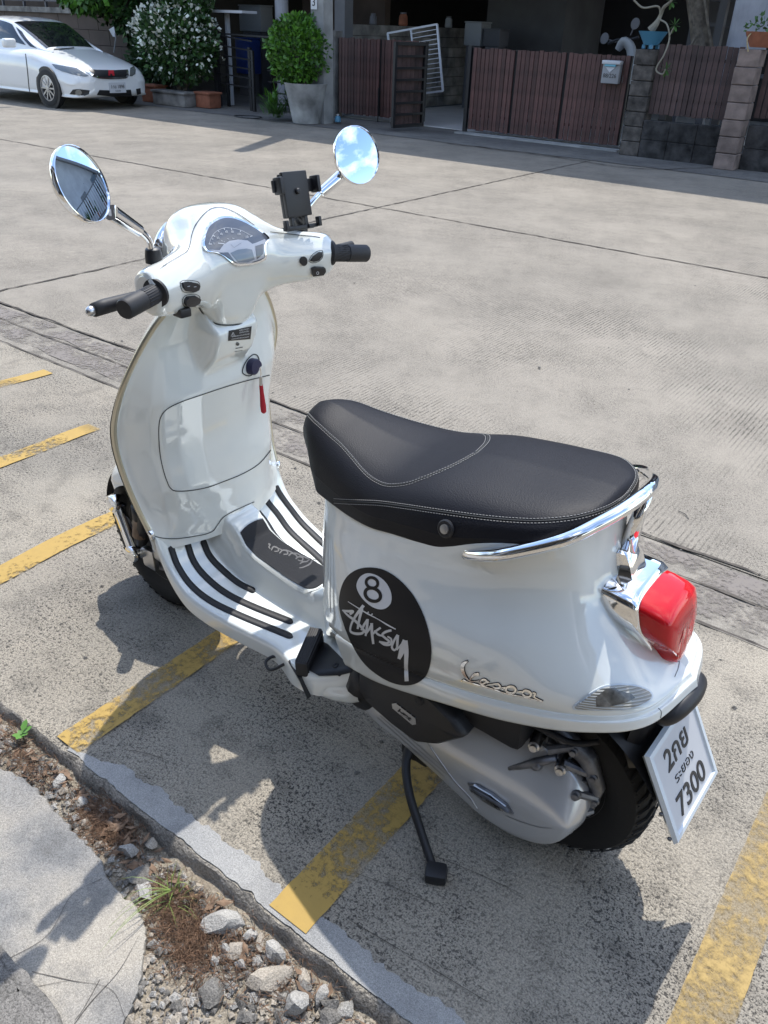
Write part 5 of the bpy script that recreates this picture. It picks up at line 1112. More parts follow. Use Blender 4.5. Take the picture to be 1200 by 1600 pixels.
# ---- tail lamp: chrome hood and red lens
def outline(wt, wb, zt, zb, n=48):
    r_ = min(wt, wb)*.55; pts = [(0, zt), (wt*.6, zt-.002), (wt*.93, zt-.010), (wt, zt-.028), (wt*.93+wb*.07, zt-.06), (wb*1.06, zb+.035), (wb*.92, zb+.014), (wb*.55, zb+.003), (0, zb)]
    full_ = pts+[(-y, z) for y, z in pts[::-1][1:-1]]; return cr(np.array(full_), n, True)
def lampgrid(stations):
    G_ = []
    for (x, wt, wb, zt, zb, sh) in stations: o_ = outline(wt, wb, zt, zb); G_.append([(x-(zt-z)*sh, y, z) for y, z in o_])
    return np.array(G_)
hood = lampgrid([(-.035, .070, .030, .735, .585, .30), (-.060, .074, .036, .739, .583, .30), (-.100, .074, .036, .737, .583, .30), (-.112, .069, .037, .732, .589, .30), (-.113, .062, .031, .726, .595, .30)])
mb = MB(); mb.grid(hood, cv=True); tl = sub('tail_lamp', 'chrome', mb)
lens = lampgrid([(-.108, .066, .030, .729, .592, .30), (-.125, .0665, .030, .728, .591, .28), (-.150, .0655, .028, .724, .594, .22), (-.164, .0625, .025, .719, .597, .18), (-.172, .053, .019, .708, .606, .16), (-.178, .034, .014, .688, .624, .13), (-.180, .012, .006, .668, .642, .10)])
mb = MB(); mb.grid(lens, cv=True); mb.fan(lens[-1]); ln = sub('red_lens', 'redlens', mb, tl)
MT['innerred'] = mat('lamp_reflector', (.80, .34, .22), .35)
inn = lampgrid([(-.100, .060, .024, .722, .598, .30), (-.125, .058, .022, .720, .600, .28), (-.150, .050, .018, .712, .606, .22), (-.156, .020, .008, .690, .63, .2)])
mb = MB(); mb.grid(inn, cv=True); mb.fan(inn[-1]); sub('lamp_reflector', 'innerred', mb, tl)
# ---- number plate holder and rubber beam
PLT = .47603729; pc_ = Vector((-.240, .0017, .366)); pt = Vector((math.sin(PLT), 0, math.cos(PLT))); pl_ = Vector((0, 1, 0)); pnn = pt.cross(pl_); pnn = -pnn if pnn.x > 0 else pnn
pw, ph = .2045, .192; cpt = pc_+pt*(.0005)
def plp(a, b, o=0): return cpt+pl_*(-a)+pt*b+pnn*o            # a to the right as read, b up
mb = MB()
def frame_ring(mb, w0, h0, w1, h1, o0, o1):
    A = [(-w0, -h0), (w0, -h0), (w0, h0), (-w0, h0)]; B = [(-w1, -h1), (w1, -h1), (w1, h1), (-w1, h1)]
    mb.add([plp(*a, o0) for a in A]+[plp(*b, o1) for b in B], [(i, (i+1) % 4, (i+1) % 4+4, i+4) for i in range(4)])
W2, H2 = pw/2, ph/2
frame_ring(mb, W2, H2, W2-.003, H2-.003, -.004, .004); frame_ring(mb, W2-.003, H2-.003, W2-.012, H2-.012, .004, .0045); frame_ring(mb, W2-.012, H2-.012, W2-.014, H2-.014, .0045, .0005); frame_ring(mb, W2, H2, W2-.012, H2-.012, -.004, -.016); mb.fan([plp(a*(W2-.012), b*(H2-.012), -.016) for a, b in ((-1, -1), (-1, 1), (1, 1), (1, -1))])
ph_o = sub('plate_holder', 'plateframe', mb, smooth=False)
mb = MB(); mb.prism([plp(a*(W2-.013), b*(H2-.013), -.001) for a, b in ((-1, -1), (1, -1), (1, 1), (-1, 1))], pnn*.0016); npl = sub('number_plate', 'plate', mb, ph_o, smooth=False)
def ptext(body, size, a, b, sxx, bold=.0): 
    m_ = MB(); text_on(m_, body, size, plp(a, b, .0009), -pl_, pt, .0011, sx=sxx, bold=bold); return m_
mb = ptext('2กย', .058, -.006, .042, 1.02, .0005); V2 = ptext('ระยอง', .027, 0, -.002, 1.25, -.0004); V3 = ptext('7300', .060, .0, -.052, 1.05, .0005); mb.add(V2.V, V2.F); mb.add(V3.V, V3.F)
sub('plate_text', 'print', mb, ph_o, smooth=False, recalc=False)
for b in (-.03, -.085):
    mb = MB(); mb.lathe(plp(-W2+.0015, b, -.009), pl_, [(0, .004), (.003, .004), (.004, .002)], 12); sub('screw', 'cast', mb, ph_o)
mb = MB(); mb.tube(cr(np.array([(-.182, .066, .512), (-.202, .060, .520), (-.214, .038, .532), (-.219, 0, .536), (-.214, -.036, .532), (-.202, -.052, .522), (-.182, -.060, .514)]), 40), list(np.interp(np.linspace(0, 1, 40), [0, .1, .3, .7, .9, 1], [.010, .017, .018, .018, .017, .010])), 16); sub('plate_lamp', 'black', mb)
G = []
for (x, z, w_) in [(-.19, .55, .07), (-.195, .49, .075), (-.19, .42, .08), (-.20, .39, .08), (-.205, .37, .075)]: G.append([(x+.04, -w_, z), (x+.02, -w_*.7, z), (x+.016, 0, z), (x+.02, w_*.7, z), (x+.04, w_, z)])
mb = MB(); mb.grid(cr2(np.array(G), 20, 17)); sub('rear_mudguard', 'black', mb)
# inner wheel arch so that nothing shows through under the body
G = [[(.211*1.25*math.cos(a)+.0, y, .211+.211*1.30*math.sin(a)) for y in (-.11, -.06, 0, .06, .10)] for a in np.linspace(R(20), R(150), 30)]
mb = MB(); mb.grid(np.array(G)); sub('wheel_arch', 'darkmetal', mb)
mb = MB(); mb.bbox((.20, .0, .40), (.36, .30, .13), .02); mb.bbox((.40, 0, .30), (.14, .26, .15), .02); mb.bbox((.16, -.10, .28), (.3, .12, .2), .03); sub('engine_block', 'darkmetal', mb, smooth='angle')
mb = MB(); mb.tube([(.03, -.10, .235), (-.05, -.12, .25), (-.11, -.125, .26)], [.03, .045, .04], 16); mb.tube([(.3, -.09, .22), (.15, -.10, .2), (.03, -.10, .235)], .02, 12); sub('exhaust', 'cast', mb)
# ---- transmission case, air box, crankcase
CP = np.array([(.425, .190), (.43, .25), (.40, .300), (.33, .318), (.24, .318), (.14, .318), (.06, .322), (-.01, .322), (-.07, .298), (-.105, .25), (-.112, .195), (-.092, .142), (-.05, .104), (.015, .083), (.09, .085), (.16, .108), (.24, .137), (.33, .165)])
co = cr(CP, 120, True)
def casering(y, k, c=(.13, .175), top=0.): return [((p[0]-c[0])*k+c[0], y, (p[1]-c[1])*k+c[1]-(top*max(0, p[1]-.2)/.12)) for p in co]
mb = MB(); G = [casering(.045, .985), casering(.084, .995), casering(.090, 1.0), casering(.095, .998, top=.003), casering(.118, .975, top=.034), casering(.138, .95, top=.060), casering(.143, .935, top=.068), casering(.147, .90, top=.073), casering(.150, .80, top=.07), casering(.152, .5, top=.05), casering(.152, .05)]
mb.grid(np.array(G), cv=True); mb.fan(G[-1]); case = sub('transmission_case', 'silver', mb, smooth='angle'); case_s = Surf(SCM); case_s.add(mb); case_s.build()
mb = MB()
for k, dy in enumerate((.132, .120, .108, .096)):
    P = [((p[0]-.13)*1.02+.13, dy, (p[1]-.175)*1.02+.175-.005) for p in co if p[1] < .2 and p[0] > .10]; P = sorted(P, key=lambda p: -p[0])
    mb.tube(P, .0042, 6)
sub('case_rib', 'silver', mb, case)
for pts in ([(590, 1121), (625, 1152), (660, 1183), (694, 1213)], [(594, 1118), (629, 1149), (664, 1180), (698, 1210)], [(598, 1115), (633, 1146), (668, 1177), (702, 1207)], [(668, 1160), (684, 1186), (706, 1217), (728, 1241), (744, 1260)], [(790, 1274), (815, 1284), (842, 1292), (862, 1294)]):
    mb = case_s.stroke(pts, .9, .0007, 60); sub('case_groove', 'groove', mb, case)
mb = case_s.line([(672, 1166), (690, 1192), (712, 1222), (733, 1244), (746, 1264)], .0014, .0, 60); sub('case_bead', 'silver', mb, case)
def flat_on(srf, pa, pb_, poly, o0, o1, mb=None):
    """flat raised badge between two photo points: poly in units of their distance"""
    A, B = srf.px(pa), srf.px(pb_); c = srf.px(((pa[0]+pb_[0])/2, (pa[1]+pb_[1])/2))[0]; u = B[0]-A[0]; L = u.length; u.normalize(); nn = srf.px(((pa[0]+pb_[0])/2, (pa[1]+pb_[1])/2))[1]; nn = (nn-u*nn.dot(u)).normalized(); v = nn.cross(u); mb = mb or MB()
    mb.prism([c+u*x*L+v*y*L+nn*o0 for x, y in poly], nn*(o1-o0)); return mb
mb = flat_on(case_s, (724, 1219), (806, 1270), [(-.42, .02), (-.34, -.12), (-.1, -.185), (.2, -.16), (.46, -.04), (.34, .10), (.08, .16), (-.22, .14)], -.010, .003); em = sub('case_emblem', 'cast', mb, smooth='angle')
mb = flat_on(case_s, (724, 1219), (806, 1270), [(-.36, .02), (-.28, .11), (.05, .13), (.33, .08), (.02, .07), (-.25, .04)], .002, .0085); flat_on(case_s, (724, 1219), (806, 1270), [(-.36, -.03), (-.2, -.045), (.1, -.02), (.38, -.04), (.15, -.11), (-.1, -.12), (-.30, -.09)], .002, .0075, mb); sub('emblem_wing', 'chrome', mb, em, smooth='angle')
mb = MB(); cc_ = Vector((.0, .02, .238)); mb.lathe(cc_, (0, 1, 0), [(-.03, .104), (.03, .108), (.042, .104), (.046, .094), (.058, .090), (.062, .074), (.074, .070), (.078, .04), (.08, 0)], 48)
for k in range(16):
    a = R(-40+16*k); d = Vector((-math.cos(a), 0, math.sin(a))); mb.box(cc_+d*.088+Vector((0, .05, 0)), (.034, .022, .0035), Matrix.Rotation(math.atan2(d.z, -d.x), 3, 'Y'))
mb.tube([(.06, .06, .345), (-.02, .075, .372), (-.085, .07, .335), (-.112, .06, .262), (-.10, .062, .18)], [.020, .022, .020, .016, .014], 12)
sub('crankcase', 'cast', mb, smooth='angle'); ck = bpy.context.scene.objects[-1] if False else None
for (x_, y_, z_, r_) in [(-.052, .112, .315, .0085), (-.088, .104, .262, .008), (-.098, .10, .205, .0085), (-.085, .10, .150, .008), (.005, .118, .345, .0085), (-.105, .078, .300, .007), (-.062, .088, .352, .007), (-.118, .072, .235, .006)]:
    mb = MB(); mb.lathe((x_, y_, z_), (-.25, 1, .25), [(-.05, r_*1.6), (.004, r_*1.35), (.006, r_*.9), (.012, r_*.85), (.013, .0)], 12); sub('bolt', 'alloy' if r_ > .008 else 'cast', mb, case, smooth='angle')
mb = MB()
for (p0, p1) in [((-.05, .10, .32), (-.10, .075, .30)), ((-.088, .10, .262), (-.118, .07, .24)), ((-.098, .098, .205), (-.115, .07, .20)), ((-.02, .11, .345), (-.06, .085, .36))]: mb.tube([p0, p1], [.010, .007], 8)
sub('case_web', 'cast', mb, case, smooth='angle')
mb = MB(); mb.tube(cr(np.array([(.06, .10, .37), (.0, .105, .385), (-.06, .09, .375), (-.10, .07, .39)]), 20), .006, 8); sub('hose', 'rubber', mb)
# rib lug on the case top
mb = MB(); mb.tube([(.045, .132, .262), (.0, .115, .298), (-.035, .10, .325)], [.004, .010, .008], 8); mb.lathe((-.005, .118, .297), (.2, 1, .6), [(-.006, .011), (.006, .010), (.007, .004)], 12); sub('case_lug', 'cast', mb, case)
AB = [(.400, .285), (.395, .36), (.375, .385), (.30, .405), (.20, .392), (.150, .368), (.122, .338), (.158, .300), (.185, .272), (.235, .243), (.30, .252), (.355, .268)]
_a = np.array(AB); ab = np.concatenate([[_a[i]*(1-t)+_a[(i+1) % len(_a)]*t for t in (.08, .35, .65, .92)] for i in range(len(_a))]); g0 = np.array([.27, .325])
mb = MB(); mb.grid(np.array([[((p[0]-g0[0])*k+g0[0], y, (p[1]-g0[1])*k+g0[1]) for p in ab] for y, k in ((.08, 1), (.165, 1.0), (.178, .975), (.184, .92), (.186, .6), (.186, .02))]), cv=True); abx = sub('air_box', 'black', mb, smooth='angle')
ab_s = Surf(SCM); ab_s.add(mb); ab_s.build()
mb = ab_s.fill([(613, 1099), (619, 1098), (650, 1122), (651, 1131), (645, 1132), (614, 1106)], .0006, 2, .0012); pl2 = sub('badge_plate', 'alloy', mb, smooth='angle')
mb = MB(); hh = ab_s.px((632, 1115)); ta = ab_s.px((617, 1103)); tb_ = ab_s.px((648, 1127)); ux = (tb_[0]-ta[0]).normalized(); uy = hh[1].cross(ux); text_on(mb, 'i-get', .016, hh[0]+hh[1]*.0022, ux, uy, .0002, sx=1.15, shear=.3, bold=.0008); sub('badge_text', 'print', mb, pl2, smooth=False, recalc=False)
for (a, b) in ((714, 1106), (778, 1155), (660, 1104)):
    h_ = None
    mb = MB(); p_ = Vector((.155, .15, .40)) if a == 714 else (Vector((.07, .13, .36)) if a == 778 else Vector((.23, .184, .375))); mb.lathe(p_, (0, 1, .2), [(-.02, .010), (.004, .010), (.005, .006)], 14); sub('bolt', 'darkmetal', mb, abx)
mb = MB(); mb.tube([(.43, .11, .32), (.40, .14, .30), (.40, .15, .27)], .045, 14); sub('intake_hose', 'black', mb, abx)
# side stand
mb = MB(); F0 = np.linalg.inv(np.array(SCM.to_3x3())) @ np.array([.118, .275, .006]); foot = tuple(F0)
P = cr(np.array([(.285, .135, .155), (.275, .165, .135), (.235, .205, .105), (.175, .240, .060), foot]), 30); mb.tube(P, list(np.interp(np.linspace(0, 1, 30), [0, .2, 1], [.014, .0100, .0090])), 12); ss = sub('side_stand', 'darkmetal', mb)
mb = MB(); mb.bbox((foot[0]-.004, foot[1]+.004, foot[2]+.012), (.046, .040, .030), .010, Matrix.Rotation(.5, 3, 'Z')); sub('foot', 'darkmetal', mb, ss, smooth='angle')
mb = MB(); mb.bbox((.285, .12, .165), (.045, .05, .085), .012); mb.bbox((.262, .125, .135), (.05, .03, .03), .008); sub('bracket', 'darkmetal', mb, ss, smooth='angle')
# passenger footpeg folded on the floor wing, with its triangular plate
mb = MB(); rz = Matrix.Rotation(.42, 3, 'Z') @ Matrix.Rotation(-.10, 3, 'X')
mb.bbox((.553, .166, .304), (.030, .112, .046), .006, rz); pg = sub('footpeg', 'rubber', mb, smooth='angle')
mb = MB()
for k in range(6): mb.box(rz @ Vector((-.0125+.005*k, 0, .0232))+Vector((.553, .166, .304)), (.0022, .104, .003), rz)
for k in range(8): mb.box(rz @ Vector((-.0152, 0, -.019+.0052*k))+Vector((.553, .166, .304)), (.003, .104, .0022), rz)
sub('peg_rib', 'rubber', mb, pg, smooth=False)
mb = floor_s.fill([(503, 1004), (514, 1009), (555, 1049), (532, 1055), (500, 1056), (484, 1048)], .001, 3, .004); pp = sub('peg_plate', 'black', mb, smooth='angle')
h_ = floor_s.px((526, 1042))
if h_: mb = MB(); mb.lathe(h_[0]+h_[1]*.004, h_[1], [(-.003, .0075), (.003, .007), (.0035, .004), (.0015, .0035)], 14); sub('bolt', 'darkmetal', mb, pp)
mb = MB(); mb.prism([(.585, .205, .285), (.535, .222, .275), (.512, .222, .225), (.540, .215, .255)], (0, -.012, 0)); sub('peg_hinge', 'black', mb, pg, smooth=False)
mb = MB(); mb.tube(cr(np.array([(.60, .19, .262), (.635, .215, .235), (.66, .205, .24), (.645, .185, .25), (.60, .18, .25)]), 26), .0038, 8); sub('stand_spring_loop', 'black', mb, ss)
# pale floor-side skirt and dark plug under the wing
mb = MB(); G = np.array([[(.56, .202, .262), (.50, .203, .262), (.45, .184, .272), (.41, .165, .285)], [(.55, .196, .235), (.49, .197, .228), (.44, .182, .232), (.41, .165, .24)], [(.535, .16, .215), (.48, .16, .205), (.43, .15, .21), (.41, .14, .22)]]); mb.grid(cr2(G, 18, 24)); sub('floor_skirt', 'white', mb)
mb = MB(); mb.lathe((.43, .135, .235), (0, 1, -.1), [(-.05, .05), (.012, .048), (.02, .035), (.021, 0)], 24); sub('pivot_cap', 'black', mb, smooth='angle')

# ---- prints, lamps and script on the bodywork
ball = cr(np.array([(531, 951), (532, 925), (541, 903), (558, 890), (579, 886.5), (602, 891), (625, 906), (645, 928), (660, 955), (670, 985), (674.5, 1015), (672, 1040), (665, 1057), (652, 1067), (634, 1070.5), (612, 1066), (590, 1054), (570, 1037), (553, 1012), (540, 982)], float), 90, True)
st_ = sub('eight_ball_sticker', 'decalblack', body_s.fill(ball, .0012, 2.5))
circ = cr(np.array([(558, 916), (563, 902), (575, 895.5), (590, 899), (604, 910), (612, 926), (612, 941), (604, 950), (592, 951.5), (578, 945), (565, 932)], float), 60, True)
sub('white_disc', 'decalwhite', body_s.fill(circ, .0017, 2.5), st_)
def loop(cx, cy, rx, ry, t): return [(cx+rx*math.cos(a)*math.cos(t)-ry*math.sin(a)*math.sin(t), cy+rx*math.cos(a)*math.sin(t)+ry*math.sin(a)*math.cos(t)) for a in np.linspace(0, 2*math.pi, 24, endpoint=False)]
mb = body_s.stroke(loop(582.5, 910.3, 9.3, 7.9, .45), 4.6, .0023, 60, closed=True); body_s.stroke(loop(583.8, 928.8, 12.6, 9.6, .5), 5.2, .0023, 70, mb=mb, closed=True); sub('figure_eight', 'decalblack', mb, st_)
mb = MB()
for pts, w in [([(545, 939.5), (560, 949), (575, 958), (592, 967), (607, 976), (619.5, 982.5)], [1.0, 1.5, 2.2, 1.2, 2.4, 1.6]), ([(576, 955.5), (577, 957)], 2.2), ([(582, 958.5), (583, 960)], 2.4),
    ([(536, 953), (545, 954.5), (552.5, 955), (548, 959.5)], [2, 4, 4.5, 3.5]), ([(537, 953), (545, 961), (554, 967.5), (561, 974), (568, 981.5), (573, 988.5)], [2, 3.2, 4, 4, 3.6, 3]),
    ([(569.5, 945.5), (564, 952.5), (557, 962), (551, 973), (548.5, 983), (551, 987.5), (559, 989.5), (567, 988.5), (571.5, 983)], [4.8, 4.8, 4.2, 3.2, 3, 3.6, 4.4, 4, 2.5]),
    ([(567, 951), (563, 966), (560, 982)], [4.4, 4, 3.4]), ([(575, 967), (570, 976), (566, 984)], [2.5, 4, 3.4]), ([(576, 966.5), (574.5, 980), (572.5, 993)], [3.6, 4, 3]), ([(573, 990), (579, 981), (582.5, 973.5)], [2.6, 3.6, 3.2]),
    ([(582, 973), (582.5, 988), (584.5, 1005.5)], [4.4, 4.2, 3.6]), ([(596, 980), (589, 985), (583.5, 990)], [3.4, 3.4, 2.8]), ([(586, 984.5), (592, 990.5), (599, 993)], [2.8, 3.4, 2.2]),
    ([(613, 984), (604, 986.5), (598.5, 991), (603, 996), (609, 1001), (606, 1004), (599.5, 1003), (593.5, 1001.5)], [3.6, 4, 3.4, 3.4, 3.6, 3.6, 3.2, 2.6]),
    ([(594, 1001.5), (602, 1006.5), (611, 1006), (612.5, 998), (606.5, 993.5)], [2.4, 3, 3.4, 3, 2.4]), ([(622.5, 991), (617, 1000), (613.5, 1010), (617.5, 1015), (622.5, 1009.5)], [3.4, 3.6, 3.4, 3.2, 2.6]),
    ([(623, 991.5), (622, 1004), (621.5, 1015)], [3.8, 4, 3]), ([(622.5, 1013), (629, 1005.5)], [2.4, 3.2]), ([(633, 999), (629, 1010), (624.5, 1028.5)], [5, 6, 5]), ([(625, 1029), (630, 1020), (635, 1007)], [3.4, 4, 4.2]), ([(634, 1000), (636, 1018), (635.5, 1040), (636.5, 1063.5)], [8, 7, 6, 6.4])]:
    body_s.stroke(pts, w, .0021, max(10, len(pts)*8), mb=mb)
sub('scrawl_lettering', 'decalwhite', mb, st_)
# raised script on the rear flank
def Z3(p): return (700+p[0]*170/1200, 1010+p[1]*170/1200)
script = [([(225, 155), (175, 190), (165, 240), (185, 300), (235, 370)], [3.2, 9.5, 9, 6, 1.6]), ([(345, 300), (300, 305), (262, 340), (245, 375)], [7.5, 6.5, 4, 1.8]), ([(245, 378), (300, 380), (350, 370)], [2, 2, 2]),
    ([(345, 385), (370, 405), (405, 400), (430, 375), (400, 358), (365, 375), (375, 410), (415, 425)], [2.4, 4, 4, 4, 4.6, 4, 4, 2]), ([(430, 380), (462, 390)], [5, 3]), ([(420, 425), (480, 412), (560, 402)], [2, 3, 2.4]), ([(560, 402), (580, 440), (545, 455), (500, 440)], [3.4, 5, 5, 3]), ([(590, 450), (640, 445), (600, 470)], [2.6, 2.6, 2.2]),
    ([(640, 470), (665, 440), (715, 438), (750, 465), (735, 500), (690, 505), (655, 490), (640, 470)], [4, 5, 5.5, 5, 4.6, 5, 4, 4]), ([(655, 500), (640, 515)], 3), ([(770, 495), (820, 490)], 2.6), ([(820, 505), (850, 480), (895, 490), (920, 515), (905, 545), (860, 545), (825, 520)], [4, 5, 5.2, 5, 4.6, 5, 4]), ([(935, 505), (965, 515), (955, 550), (985, 570), (1050, 600)], [3.6, 4.4, 4, 3, 2]),
    ([(150, 378), (180, 362), (215, 380), (330, 415), (480, 455), (640, 510), (820, 545), (1045, 602)], [1.4, 2.4, 2, 2.4, 2, 2.4, 2.2, 1.6])]
mb = MB(); mbd = MB()
for pts, w in script:
    pp_ = [Z3(p) for p in pts]; ww = [x*.62 for x in (w if hasattr(w, '__len__') else [w]*2)]
    body_s.stroke(pp_, [x+1.3 for x in ww], .0006, len(pp_)*8, mb=mbd); body_s.stroke(pp_, ww, .0022, len(pp_)*8, mb=mb)
sub('script_edge', 'gap', mbd, body); sub('script_emblem', 'chrome', mb, body)
# left indicator in the flank
ind = cr(np.array([(894, 1106), (912, 1090), (930, 1077), (948, 1070), (972, 1067.5), (998, 1071), (1016, 1080), (1019, 1090), (1008, 1099), (985, 1107), (950, 1109.5), (918, 1109)], float), 60, True); ci = ind.mean(0)
il = sub('indicator', 'plateframe', body_s.fill(ind, .0006, 3, .002), smooth='angle')
sub('indicator_lens', 'indlens', body_s.fill((ind-ci)*np.array([.93, .88])+ci, .0036, 2.5, .0012), il)
sub('indicator_bulb', 'bulb', body_s.fill([(930, 1088), (944, 1077), (958, 1073.5), (966, 1079), (985, 1084), (990, 1090), (975, 1097), (950, 1103), (931, 1102)], .0052, 2), il)
sub('body_seam', 'gap', body_s.stroke([(1060, 1012), (1062, 1025), (1060, 1042), (1054, 1058)], .9, .0005, 30), body)
sub('body_seam', 'gap', body_s.stroke([(1028, 1106), (1033, 1112), (1032, 1122)], .9, .0005, 20), body)
# ---- floor strips and mat (left ones read off, right ones mirrored)
def floor_mirror(p):
    h = floor_s.px(p); 
    if h is None: return None
    return (h[0]*1, h[1])
strips = [[(266, 853), (277, 883), (297, 913), (327, 938), (373, 961), (458, 996)], [(292, 848), (303, 878), (323, 903), (353, 927), (393, 947), (458, 973)], [(316, 843), (327, 868), (347, 890), (373, 911), (399, 924)]]
for sidx, pts in enumerate(strips):
    for (w, o_, mt_, nm, ext) in ((10.5, .0010, 'white', 'strip_seat', 0), (9.8, .0018, 'rubber', 'floor_strip', 0)):
        if nm == 'strip_seat': continue
        mb = floor_s.stroke(pts, w, o_, 130, round_=True); V = [Vector(v) for v in mb.V]
        m2 = MB(); n3 = len(V)//3; rows = []
        for i in range(n3):
            a, c_, b = V[3*i:3*i+3]; up = Vector((0, 0, -.0030)); rows.append([a+up, a, c_+Vector((0, 0, .0003)), b, b+up])
        m2.grid(np.array([[tuple(v) for v in r_] for r_ in rows])); sub(nm, mt_, m2, footb)
        m3 = MB(); m3.V = [(v[0], -v[1], v[2]) for v in m2.V]; m3.F = list(m2.F); m3.mi = list(m2.mi); sub(nm, mt_, m3, footb)
down = lambda p: floor_s.cast((p[0], p[1], .62), (0, 0, -1))
mo = cr(np.array([(.905, -.030), (.905, .030), (.890, .040), (.80, .043), (.70, .045), (.672, .043), (.655, .030), (.652, 0), (.655, -.030), (.672, -.043), (.70, -.045), (.80, -.043), (.89, -.04)]), 80, True)
mtp = sub('floor_mat', 'mat', floor_s.fill(mo, .001, .008, .0022, proj=down), smooth='angle')
cm = mo.mean(0); sub('mat_border', 'white', floor_s.stroke((mo-cm)*np.array([1.035, 1.11])+cm, .006, .0018, raw=True, closed=True, proj=down), footb)
def Z6(p): h = floor_s.px((370+p[0]*190/1200, 780+p[1]*190/1200)); return h
mb = MB()
for pts, w in [([(615, 690), (660, 680), (720, 650), (750, 610), (790, 610)], [3, 5, 7, 5, 2]), ([(620, 650), (650, 630), (690, 625), (720, 600)], [3, 6, 5, 3]), ([(580, 600), (610, 580), (650, 590), (640, 620), (600, 610)], [4, 5, 5, 4, 3]), ([(640, 570), (690, 590), (740, 600)], [5, 6, 4]), ([(510, 570), (540, 545), (580, 560), (600, 590)], [4, 6, 5, 4]), ([(560, 540), (600, 550), (640, 575)], [4, 5, 5]), ([(420, 545), (450, 515), (490, 520), (500, 550), (460, 555)], [4, 6, 5, 5, 4]), ([(480, 510), (520, 525), (560, 545)], [4, 5, 4]), ([(340, 515), (360, 480), (400, 490), (410, 520), (370, 525)], [4, 5, 5, 4, 4]), ([(305, 450), (325, 455), (315, 480), (330, 500)], [4, 5, 4, 3]), ([(380, 485), (420, 500), (450, 515)], [3, 4, 4])]:
    floor_s.stroke(pts, [x*2.6 for x in w], .0036, len(pts)*7, mb=mb, proj=Z6)
sub('mat_lettering', 'matlogo', mb, mtp)
# ---- leg shield: glove box joint, labels, key
LID = [(421, 586), (400, 591), (375, 597.5), (350, 605), (320, 615), (285, 627), (264, 637), (253, 648), (248.5, 663), (248.5, 690), (251, 715), (256, 737), (261, 752), (266, 762), (275, 767), (299, 766), (325, 761), (350, 752), (375, 742), (397, 730), (410, 719), (423, 703)]
sub('glove_box_joint', 'gap', shield_s.stroke(LID, 1.35, .0009, 200), shield)
sub('shield_joint', 'gap', shield_s.stroke([(242, 838), (258, 841), (280, 841), (305, 837.5), (322, 834), (333, 829), (341, 818), (350, 807), (370, 796), (397, 784)], 1.2, .0012, 80), shield)
lab = shield_s.fill([(357, 517), (393, 509.5), (391, 529.5), (356, 532.5)], .0008, 3); lb = sub('warning_label', 'print', lab, smooth=False)
def lines_on(srf, a, b, up, rows, hgt, body_):
    """printed lines set between two photo points on a surface"""
    A, B = srf.px(a), srf.px(b); ux = (B[0]-A[0]); L = ux.length; ux.normalize(); nn = A[1]; uy = nn.cross(ux); mb = MB(); text_on(mb, body_, hgt, (A[0]+B[0])/2+nn*.0014+uy*0, ux, uy, .0001); return mb
mb = MB()
for (a, b, tx, hh_) in [((371, 516.8), (391, 512.8), 'คำเตือน โปรดอ่าน', .0042), ((371, 520), (391, 516.5), 'คู่มือก่อนการใช้รถ', .0042), ((360, 526), (390.5, 521), 'ตรวจสอบลมยางก่อนขับขี่ทุกครั้ง', .0042), ((359, 529.8), (390, 525.5), 'สวมหมวกนิรภัยเพื่อความปลอดภัย', .0042)]:
    m_ = lines_on(shield_s, a, b, 0, 1, hh_, tx); mb.add(m_.V, m_.F)
shield_s.stroke([(363.5, 519.2), (366.4, 524), (360, 525), (363.5, 519.2)], .7, .0014, raw=True, mb=mb); shield_s.stroke([(363.3, 521), (363.1, 523.3)], .8, .0014, mb=mb)
sub('label_text', 'decalwhite', mb, lb, smooth=False, recalc=False)
mb = shield_s.stroke(loop(370.8, 537.3, 2.2, 2.4, 0), .8, .001, 24, closed=True)
for k in range(3): a = k*1.05; shield_s.stroke([(370.8-2*math.cos(a), 537.3-2*math.sin(a)), (370.8+2*math.cos(a), 537.3+2*math.sin(a))], .6, .001, 6, mb=mb)
shield_s.stroke([(367.5, 544.3), (379, 542)], .9, .001, 10, mb=mb); shield_s.stroke([(366.5, 549.3), (378.5, 547.2)], .6, .001, 10, mb=mb)
sub('small_print', 'gap', mb, shield)
MT['recess'] = mat('white_recess', (.60, .63, .62), .4, coat=.6)
kd = cr(np.array([(379, 583), (380, 573), (386, 562), (395, 554), (402, 556), (404.5, 566), (400, 578), (390, 587)], float), 40, True)
mb = shield_s.stroke(kd, 1.6, .0012, raw=True, closed=True); sub('ignition_ring', 'gap', mb, shield)
k0 = shield_s.px((393, 572)); ks = thing('ignition_key', 'dark blue headed key in the ignition with a red woven strap hanging from it', 'key', tuple(SCM @ k0[0]), SCM.to_3x3())
def kobj(name, mt, mb, parent=ks): return mb.obj(name, mt, parent, base=tuple(k0[0]))
nn = k0[1]; A, B = shield_s.px((381, 574)), shield_s.px((404, 570)); ux = (B[0]-A[0]).normalized(); uy = nn.cross(ux)
def kp(a, b, o): return tuple(k0[0]+ux*a+uy*b+nn*o)
mb = MB(); KS = 1.4; oc = [(-.013, -.006), (-.012, .006), (-.004, .0125), (.006, .0125), (.014, .006), (.0145, 0), (.009, -.002), (.006, -.008), (.0, -.0135), (-.008, -.0125)]
P = cr(np.array(oc), 40, True)*KS; mb.grid(np.array([[kp(a, b, -.002) for a, b in P], [kp(a, b, .012) for a, b in P], [kp(a*.86, b*.86, .016) for a, b in P], [kp(a*.02, b*.02, .017) for a, b in P]]), cv=True); kobj('key_head', 'navy', mb)
q0 = Vector(kp(.0165, -.003, .012)); dn = SCM.to_3x3().inverted() @ Vector((0, 0, -1))
mb = MB(); mb.tube([q0, q0+dn*.014+nn*.001, q0+dn*.027], .0012, 6); kobj('wire', 'chrome', mb)
